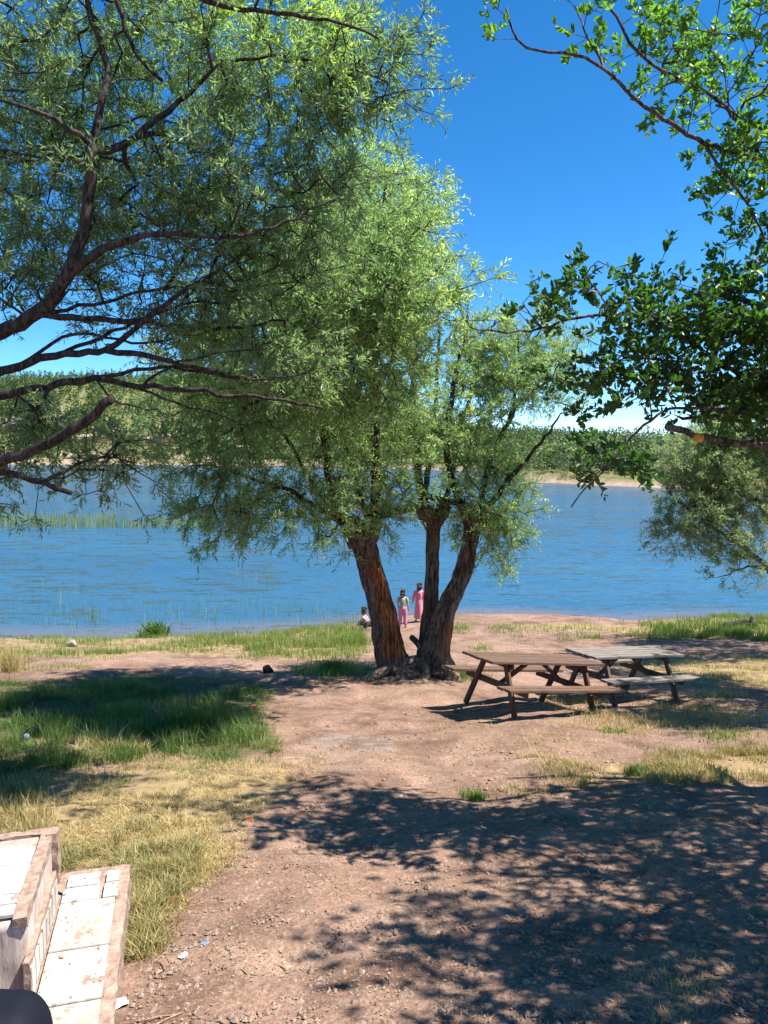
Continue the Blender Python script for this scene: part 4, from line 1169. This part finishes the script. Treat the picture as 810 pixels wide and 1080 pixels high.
# ------------------------------------------------------------------ picnic tables
def picnic(loc, rot, Ls, top_m, leg_m, label, seed):
    rr = random.Random(seed)
    t = empty('picnic_table', loc, label, 'picnic table', 'wooden picnic tables under the willow', rot)
    hl = .9 * Ls; fx = .62 * Ls
    bm = bmesh.new()
    for k in range(5):
        y_ = -.30 + .15 * k; e = rr.uniform(-.012, .012); z_ = rr.uniform(-.003, .003)
        bar(bm, (-hl + e, y_, .735 + z_), (hl + e, y_ + rr.uniform(-.004, .004), .735 + rr.uniform(-.004, .004)), .140, .036, .005)
    bm_obj('tabletop', bm, top_m, t)
    for s in (-1, 1):
        bm = bmesh.new()
        for k in range(2):
            bar(bm, (-hl + rr.uniform(-.01, .01), s * (.585 + .14 * k), .445), (hl, s * (.585 + .14 * k), .445 + rr.uniform(-.004, .004)), .132, .036, .005)
        bm_obj('bench_seat', bm, top_m, t)
    for e in (-1, 1):
        x_ = e * fx
        for s in (-1, 1):
            bm = bmesh.new(); bar(bm, (x_, s * .24, .712), (x_, s * .60, -.06), .045, .085, .004, up=(0, s * .9, .4)); bm_obj('leg', bm, leg_m, t)
        bm = bmesh.new(); bar(bm, (x_ - e * .047, -.71, .382), (x_ - e * .047, .71, .382), .045, .085, .004); bm_obj('seat_beam', bm, leg_m, t)
        bm = bmesh.new(); bar(bm, (x_ - e * .049, -.34, .678), (x_ - e * .049, .34, .678), .045, .076, .004); bm_obj('top_batten', bm, leg_m, t)
        bm = bmesh.new(); bar(bm, (x_ - e * .10, 0, .36), (e * .10, 0, .700), .045, .07, .004, up=(0, 1, 0)); bm_obj('brace', bm, leg_m, t)
    return t


x, y = 2.13, 10.95
picnic((x, y, float(gz(x, y)) + .02), (R(-2), R(8.5), R(28)), 1.16, M['wood_brown'], M['wood_dark'], 'brown picnic table nearer the willow, tilted on the slope', 1)
x, y = 3.88, 12.25
picnic((x, y, float(gz(x, y)) + .05), (R(-2), R(5), R(25)), 1.03, M['wood_grey'], M['wood_grey_dark'], 'weathered grey picnic table standing behind the brown one', 2)

# ------------------------------------------------------------------ tiled masonry planter at the lower left
yaw = R(15)
pl = empty('masonry_planter', (-1.68, 3.42, 3.62), 'low tiled masonry planter with chipped white tiles', 'planter', None, (0, 0, yaw))
z0 = -.35; zt = .48; zs = .085
bm = bmesh.new()
bm_box(bm, (-.60, .40, (zt + z0) / 2 - .008), (1.2, .80, zt - z0 - .016), None, 0, .0016)
bm_obj('block', bm, M['plaster'], pl, True)
bm = bmesh.new(); bm_box(bm, (-.022, .40, zt - .015), (.062, .82, .05), None, 0, .0025); bm_box(bm, (-.60, .83, zt - .02), (1.25, .06, .06), None, 0, .0028); bm_box(bm, (.005, .80, zt - .12), (.06, .09, .28), None, 0, .0028); bm_obj('coping', bm, M['mortar'], pl)
bm = bmesh.new()
for k, (y0, y1) in enumerate([(.02, .105), (.11, .195), (.20, .48), (.485, .76)]):
    bm_box(bm, (-.155, (y0 + y1) / 2, zt + .006), (.20, y1 - y0, .02), Matrix.Rotation(random.uniform(-.01, .01), 4, 'Z'), .003)
    if k < 2: bm_box(bm, (-.36, (y0 + y1) / 2, zt - .006), (.21, y1 - y0, .02), None, .003); bm_box(bm, (-.62, (y0 + y1) / 2, zt - .006), (.28, y1 - y0, .02), None, .003)
bm_obj('top_tiles', bm, M['tile'], pl)
bm = bmesh.new(); bm_box(bm, (-.70, .49, zt - .03), (.86, .5, .03), None, 0, .008); bm_obj('soil', bm, M['soil'], pl)
bm = bmesh.new(); bm_box(bm, (.0125, .33, .20), (.03, .80, .20), None, 0, .003); bm_obj('side_band', bm, M['mortar'], pl)
bm = bmesh.new()
for k in range(8): bm_box(bm, (.028, -.02 + k * .1, .195), (.012, .082, .13 if k % 3 else .15), None, .002)
bm_obj('side_tiles', bm, M['tile'], pl)
bm = bmesh.new(); bm_box(bm, (.198, .25, zs / 2 + z0 / 2 - .008), (.396, 1.75, zs - z0 - .016), None, 0, .003); bm_obj('shelf', bm, M['mortar'], pl)
bm = bmesh.new()
for (x0, x1, y0, y1) in [(.04, .335, .31, .74), (.04, .335, -.10, .30), (.04, .335, -.60, -.11), (.04, .24, .75, .90), (.265, .345, .75, .90), (.05, .23, .91, 1.04), (.27, .34, .91, 1.03)]:
    bm_box(bm, ((x0 + x1) / 2, (y0 + y1) / 2, zs + .002 + random.uniform(-.003, .002)), (x1 - x0, y1 - y0, .016), None, .003)
bm_obj('shelf_tiles', bm, M['tile'], pl)

# navy bag in the corner
bg = empty('backpack', (-1.46, 2.55, float(gz(-1.46, 2.55)) - .05), 'dark navy canvas bag in the lower left corner before the planter', 'bag', None, (0, 0, R(8)))


def pad(name, c, size, e, parent):
    bm = bmesh.new(); bmesh.ops.create_uvsphere(bm, u_segments=40, v_segments=28, radius=1)
    for v in bm.verts:
        q_ = [math.copysign(abs(t) ** e, t) for t in v.co]
        w_ = .012 * math.sin(9 * q_[2] + 3 * q_[0]) + .008 * math.sin(14 * q_[0] + 5 * q_[2])
        v.co = Vector((c[0] + q_[0] * size[0] * (1 + w_), c[1] + q_[1] * size[1], c[2] + q_[2] * size[2] * (1 + w_)))
    return bm_obj(name, bm, M['navy'], parent, True)


pad('body', (0, 0, .31), (.26, .13, .31), .45, bg)
pad('pocket', (0, -.13, .20), (.18, .06, .15), .5, bg)


# ------------------------------------------------------------------ people
def skin(name, nodes, edges, mt, parent, sub_=2):
    """nodes: list of (x, y, z, rx, ry); a Skin-modifier surface baked to one mesh."""
    me = bpy.data.meshes.new(name); me.from_pydata([n_[:3] for n_ in nodes], edges, [])
    o = bpy.data.objects.new(name, me); COL.objects.link(o)
    md = o.modifiers.new('s', 'SKIN'); md.use_smooth_shade = True
    for i, n_ in enumerate(nodes): me.skin_vertices[0].data[i].radius = (n_[3], n_[4] if len(n_) > 4 else n_[3])
    me.skin_vertices[0].data[0].use_root = True
    s2 = o.modifiers.new('u', 'SUBSURF'); s2.levels = sub_; s2.render_levels = sub_
    dg = bpy.context.evaluated_depsgraph_get()
    me2 = bpy.data.meshes.new_from_object(o.evaluated_get(dg)); me2.name = name
    bpy.data.objects.remove(o); bpy.data.meshes.remove(me)
    me2.materials.clear()
    me2.polygons.foreach_set('use_smooth', np.ones(len(me2.polygons), bool))
    return newobj(name, me2, mt, parent)


def standing(h, loc, rotz, label, arms, legs_spread=.05):
    t = empty('person', loc, label, 'person', None, (0, 0, rotz))
    k = h
    nodes = [(0, 0, .53 * k, .075 * k, .06 * k), (0, 0, .62 * k, .065 * k, .05 * k), (0, 0, .72 * k, .08 * k, .055 * k), (0, 0, .80 * k, .07 * k, .05 * k), (0, 0, .845 * k, .032 * k), (0, .005 * k, .885 * k, .05 * k), (0, .005 * k, .935 * k, .06 * k, .066 * k), (0, .0, .975 * k, .045 * k)]
    ed = [(i, i + 1) for i in range(7)]
    for s, pts in arms:
        b0 = len(nodes); nodes.append((s * .10 * k, 0, .80 * k, .034 * k)); ed.append((3, b0))
        for q_, (x_, y_, z_, r_) in enumerate(pts): nodes.append((x_ * k, y_ * k, z_ * k, r_ * k)); ed.append((len(nodes) - 2, len(nodes) - 1))
    for s in (-1, 1):
        b0 = len(nodes)
        nodes += [(s * .05 * k, 0, .48 * k, .055 * k), (s * (.05 + legs_spread * .3) * k, .005 * k, .28 * k, .038 * k), (s * (.05 + legs_spread * .4) * k, -.01 * k, .16 * k, .034 * k), (s * (.05 + legs_spread * .5) * k, 0, .035 * k, .022 * k), (s * (.055 + legs_spread * .5) * k, .08 * k, .018 * k, .02 * k)]
        ed += [(0, b0)] + [(b0 + i, b0 + i + 1) for i in range(4)]
    skin('body', nodes, ed, M['skin'], t)
    return t


def garment(name, t, k, rows, mt, arms=()):
    mb = MB(); q_ = crom(np.array(rows, float) * np.array([k, k, k, k]), .02)
    n_ = len(q_)
    tube(mb, q_[:, :3], q_[:, 3], 20, False, lambda nn, th: (1 - .28 * np.abs(np.sin(th[None])) ** 1.5) * (1 + .04 * np.sin(6 * th[None] + np.arange(nn)[:, None] * .15)))
    for a_ in arms:
        q_ = crom(np.array(a_, float) * k, .02); tube(mb, q_[:, :3], q_[:, 3], 10, False)
    return mb.build(name, mt, t)


def hair(t, k, bun=True, long=0.0, mt='hair'):
    nodes = [(0, -.005 * k, .945 * k, .068 * k, .07 * k), (0, -.012 * k, .985 * k, .052 * k), (0, -.035 * k, .91 * k, .055 * k), (0, -.045 * k, .88 * k - long * k * .4, .045 * k)]
    ed = [(0, 1), (0, 2), (2, 3)]
    if bun: nodes.append((0, -.02 * k, 1.02 * k, .04 * k)); ed.append((1, 4)); nodes.append((0, -.025 * k, 1.045 * k, .025 * k)); ed.append((4, 5))
    else: nodes.append((0, -.045 * k, .82 * k - long * k, .03 * k)); ed.append((3, 4))
    return skin('hair', nodes, ed, M[mt], t)


# seen from behind, facing the lake (+y)
gx_, gy_ = 0.60, 24.3
c = (gx_, gy_, float(gz(gx_, gy_)))
k = 1.22
t = standing(k, c, R(-8), 'person with a brown topknot, grey green top and pink trousers, seen from behind', [(-1, [(-.135, .01, .66, .026), (-.12, .06, .55, .02), (-.10, .09, .52, .018)]), (1, [(.14, -.01, .66, .026), (.155, .01, .53, .02), (.155, .03, .46, .018)])])
garment('top', t, k, [(0, 0, .53, .115), (0, 0, .62, .105), (0, 0, .72, .118), (0, 0, .80, .105), (0, 0, .835, .05)], M['cloth_grey'], [[(-.09, 0, .81, .046), (-.125, .005, .72, .042)], [(.09, 0, .81, .046), (.13, -.005, .72, .042)]])
mb = MB()
for s in (-1, 1):
    q_ = crom(np.array([(s * .045, 0, .56, .075), (s * .058, 0, .42, .066), (s * .066, .0, .28, .05), (s * .07, -.005, .10, .046)]) * k, .03); tube(mb, q_[:, :3], q_[:, 3], 14, True)
mb.build('trousers', M['cloth_lilac'], t)
hair(t, k, True)
gx_, gy_ = 1.16, 25.2
c = (gx_, gy_, float(gz(gx_, gy_)))
k = 1.27
t = standing(k, c, R(15), 'person in a long pink dress half hidden behind the middle willow trunk', [(-1, [(-.14, .01, .66, .026), (-.15, .04, .54, .02), (-.15, .07, .48, .018)]), (1, [(.14, .02, .66, .026), (.12, .08, .55, .02), (.08, .11, .52, .018)])])
garment('dress', t, k, [(0, 0, .10, .165), (0, 0, .30, .145), (0, 0, .50, .125), (0, 0, .60, .108), (0, 0, .72, .118), (0, 0, .80, .105), (0, 0, .84, .052)], M['cloth_pink'], [[(-.09, 0, .81, .048), (-.14, .01, .66, .042), (-.15, .035, .56, .036)], [(.09, 0, .81, .048), (.14, .02, .66, .042), (.122, .07, .57, .036)]])
hair(t, k, False, .02)
# crouching child left of the trunk
gx_, gy_ = -.52, 24.3
k = 1.0
t = empty('person', (gx_, gy_, float(gz(gx_, gy_))), 'small child crouching on the shore beside the left willow trunk', 'person', None, (0, 0, R(60)))
nodes = [(0, 0, .20, .10, .09), (0, .05, .32, .09, .075), (0, .11, .44, .085, .07), (0, .14, .50, .035), (0, .18, .56, .07), (0, .19, .63, .085), (0, .18, .69, .06),
         (-.11, .12, .43, .04), (-.15, .22, .30, .03), (-.10, .32, .20, .025), (-.08, .37, .16, .022), (.11, .12, .43, .04), (.15, .22, .30, .03), (.10, .33, .22, .025), (.08, .38, .18, .022),
         (-.09, .05, .20, .07), (-.12, .27, .30, .055), (-.12, .20, .12, .04), (-.12, .14, .04, .03), (-.12, .25, .025, .028), (.09, .05, .20, .07), (.12, .27, .30, .055), (.12, .20, .12, .04), (.12, .14, .04, .03), (.12, .25, .025, .028)]
ed = [(0, 1), (1, 2), (2, 3), (3, 4), (4, 5), (5, 6), (2, 7), (7, 8), (8, 9), (9, 10), (2, 11), (11, 12), (12, 13), (13, 14), (0, 15), (15, 16), (16, 17), (17, 18), (18, 19), (0, 20), (20, 21), (21, 22), (22, 23), (23, 24)]
skin('body', nodes, ed, M['skin'], t)
skin('shirt', [(0, .02, .26, .115, .10), (0, .06, .34, .105, .09), (0, .11, .44, .098, .083), (0, .135, .475, .06)], [(0, 1), (1, 2), (2, 3)], M['cloth_pink'], t)
skin('shorts', [(0, 0, .19, .12, .11), (-.09, .06, .205, .082), (-.12, .2, .275, .068), (.09, .06, .205, .082), (.12, .2, .275, .068)], [(0, 1), (1, 2), (0, 3), (3, 4)], M['cloth_dark'], t)
skin('hair', [(0, .165, .66, .09), (0, .15, .70, .07), (0, .12, .60, .07), (0, .10, .55, .045)], [(0, 1), (0, 2), (2, 3)], M['hair'], t)


# ------------------------------------------------------------------ small things
def gp(px, py, dz=0.0):
    x, y = G(px, py)
    for _ in range(4):
        z = gz(x, y); qx, qy = proj(x, y, z); x, y = G(px + (px - qx), py + (py - qy))
    return (float(x), float(y), float(gz(x, y)) + dz)


rock('stone', gp(283, 710, .06), (.26, .22, .24), M['rock_dark'], 'black stone on the path left of the big willow', 'stone', None, 5, 3)
rock('stone', gp(75, 683, .08), (.42, .3, .26), M['rock_pale'], 'pale stone on the wet shore among grass at left', 'stone', None, 6, 3)
rock('stone', gp(38, 776, .05), (.30, .24, .18), M['rock_dark'], 'dark stone lying in the shaded green grass', 'stone', None, 9, 3)
rock('stone', gp(434, 944, .015), (.10, .09, .06), M['pebble'], 'brownish stone beside the dry grass edge in the foreground', 'stone', None, 12, 3) if False else None
# driftwood heap at right
dw = empty('driftwood_heap', gp(780, 671), 'dark heap of charred driftwood at the shore grass on the right', 'driftwood')
for k in range(7):
    mb = MB(); a = rng.uniform(-.5, .5); L_ = rng.uniform(.25, .5); x_ = rng.uniform(-.5, .35); z_ = .06 + .05 * (k % 3)
    q_ = crom(np.array([(x_ - L_ * math.cos(a), -L_ * math.sin(a), z_, .06), (x_, rng.uniform(-.05, .05), z_ + rng.uniform(0, .06), .075), (x_ + L_ * math.cos(a), L_ * math.sin(a), z_ + rng.uniform(-.02, .12), .04)]), .05)
    tube(mb, q_[:, :3], q_[:, 3], 10); mb.build('log', M['rock_dark'], dw)
mb = MB(); q_ = crom(np.array([(.32, 0, 0, .10), (.36, 0, .2, .085), (.42, .02, .40, .05)]), .04); tube(mb, q_[:, :3], q_[:, 3], 10); mb.build('stump', M['wood_grey_dark'], dw)


def plant(name, loc, n, h, w, mt, label, v, lean=.5, spread=.12):
    global gz
    mb = MB(); keep_ = gz; gz = lambda a, b: np.zeros_like(a)
    blades(mb, rng.normal(0, spread, n), rng.normal(0, spread, n), h, w, lean, v, .18); gz = keep_
    o = mb.build(name, M[mt], None, False); o.location = loc; return tag(o, label, 'plant')


plant('leafy_plant', gp(163, 668), 240, .5, .06, 'grass_green', 'bright leafy plant clump at the water edge', .35, .6, .2)
plant('dry_tuft', gp(12, 712), 260, .5, .010, 'grass_dry', 'dry brown tuft at the left edge beyond the shade', .7, .35, .10)
plant('grass_tuft', gp(352, 722), 420, .30, .012, 'grass_green', 'dark tuft in the shade left of the willow roots', .3, .5, .12)
plant('grass_tuft', gp(500, 837), 120, .09, .007, 'grass_green', 'small green tuft alone on the bare path', .45, .7, .03)


def scrap(name, px, py, size, mt, label, cat, seed):
    rs = random.Random(seed)
    bm = bmesh.new(); bmesh.ops.create_grid(bm, x_segments=5, y_segments=4, size=.5)
    for v in bm.verts:
        v.co.x *= size[0]; v.co.y *= size[1]; v.co.z += rs.uniform(0, .28) * min(size) + .35 * v.co.x ** 2 / size[0]; v.co.x += rs.uniform(-.08, .08) * size[0]; v.co.y += rs.uniform(-.08, .08) * size[1]
    bmesh.ops.solidify(bm, geom=bm.faces[:], thickness=.0015)
    o = bm_obj(name, bm, mt); o.location = gp(px, py, .006); o.rotation_euler = (rs.uniform(-.15, .15), rs.uniform(-.15, .15), rs.uniform(0, 3)); tag(o, label, cat)


scrap('paper_scrap', 126, 1052, (.05, .075), M['paper'], 'white paper scrap beside the planter shelf', 'litter', 1)
scrap('plastic_scrap', 187, 940, (.07, .05), M['orange_plastic'], 'orange plastic scrap in the dry grass edge', 'litter', 2)
scrap('plastic_scrap', 263, 869, (.05, .07), M['red_plastic'], 'red plastic scrap on the bare earth', 'litter', 3)
scrap('plastic_scrap', 216, 993, (.035, .03), M['blue_plastic'], 'tiny blue scrap among pebbles on the path', 'litter', 4)
scrap('paper_scrap', 193, 1004, (.05, .03), M['paper'], 'small crumpled white scrap left of the blue one', 'litter', 5)
scrap('paper_scrap', 168, 963, (.06, .03), M['paper'], 'flat grey white scrap below the yellow grass clump', 'litter', 6)
scrap('plastic_scrap', 268, 748, (.10, .07), M['red_plastic'], 'faded red scrap at the edge of the shaded grass', 'litter', 7)
cu = empty('plastic_cup', gp(27, 783, .03), 'pale blue plastic cup lying in the shaded grass', 'cup', None, (R(70), 0, R(40)))
mb = MB(); tube(mb, [(0, 0, -.05), (0, 0, 0), (0, 0, .05)], [.024, .028, .034], 20, False); mb.build('wall', M['blue_plastic'], cu)
mb = MB(); tube(mb, [(0, 0, .047), (0, 0, .053)], [.036, .036], 20, True); mb.build('lid', M['blue_plastic'], cu)

# ------------------------------------------------------------------ light, sky, camera
SUN_EL, SUN_AZ = R(62), R(-3)              # azimuth: from the right, just behind the camera's side
d = Vector((math.cos(SUN_EL) * math.cos(SUN_AZ), math.cos(SUN_EL) * math.sin(SUN_AZ), math.sin(SUN_EL)))
sl = bpy.data.lights.new('sun', 'SUN'); sl.energy = 5.0; sl.angle = R(.53); sl.color = (1, .955, .89)
so = bpy.data.objects.new('sun', sl); COL.objects.link(so); so.rotation_euler = d.to_track_quat('Z', 'Y').to_euler(); so.location = (0, 0, 60)
w = bpy.data.worlds.new('World'); SC.world = w; w.use_nodes = True
nt = w.node_tree; bgn = nt.nodes['Background']
sky = nt.nodes.new('ShaderNodeTexSky'); sky.sky_type = 'NISHITA'; sky.sun_disc = False
sky.sun_elevation = SUN_EL; sky.sun_rotation = PI / 2 - SUN_AZ; sky.altitude = 1100; sky.air_density = .62; sky.dust_density = 0.0; sky.ozone_density = 3.8
hs = nt.nodes.new('ShaderNodeHueSaturation'); hs.inputs['Saturation'].default_value = 1.28; hs.inputs['Hue'].default_value = .495
nt.links.new(sky.outputs[0], hs.inputs['Color']); nt.links.new(hs.outputs[0], bgn.inputs[0]); bgn.inputs[1].default_value = .112

cd = bpy.data.cameras.new('camera'); co = bpy.data.objects.new('camera', cd); COL.objects.link(co)
cd.sensor_fit = 'VERTICAL'; cd.sensor_height = 24; cd.lens = F / 1080 * 24; cd.clip_start = .05; cd.clip_end = 3000
co.location = CAM; co.rotation_euler = (PI / 2 - PITCH, 0, 0)
SC.camera = co
SC.view_settings.view_transform = 'Standard'; SC.view_settings.look = 'None'; SC.view_settings.exposure = 1.28; SC.view_settings.gamma = 1
SC.render.engine = 'CYCLES'
SC.cycles.use_denoising = True
SC.cycles.max_bounces = 7; SC.cycles.diffuse_bounces = 5; SC.cycles.glossy_bounces = 2; SC.cycles.transmission_bounces = 4; SC.cycles.transparent_max_bounces = 4
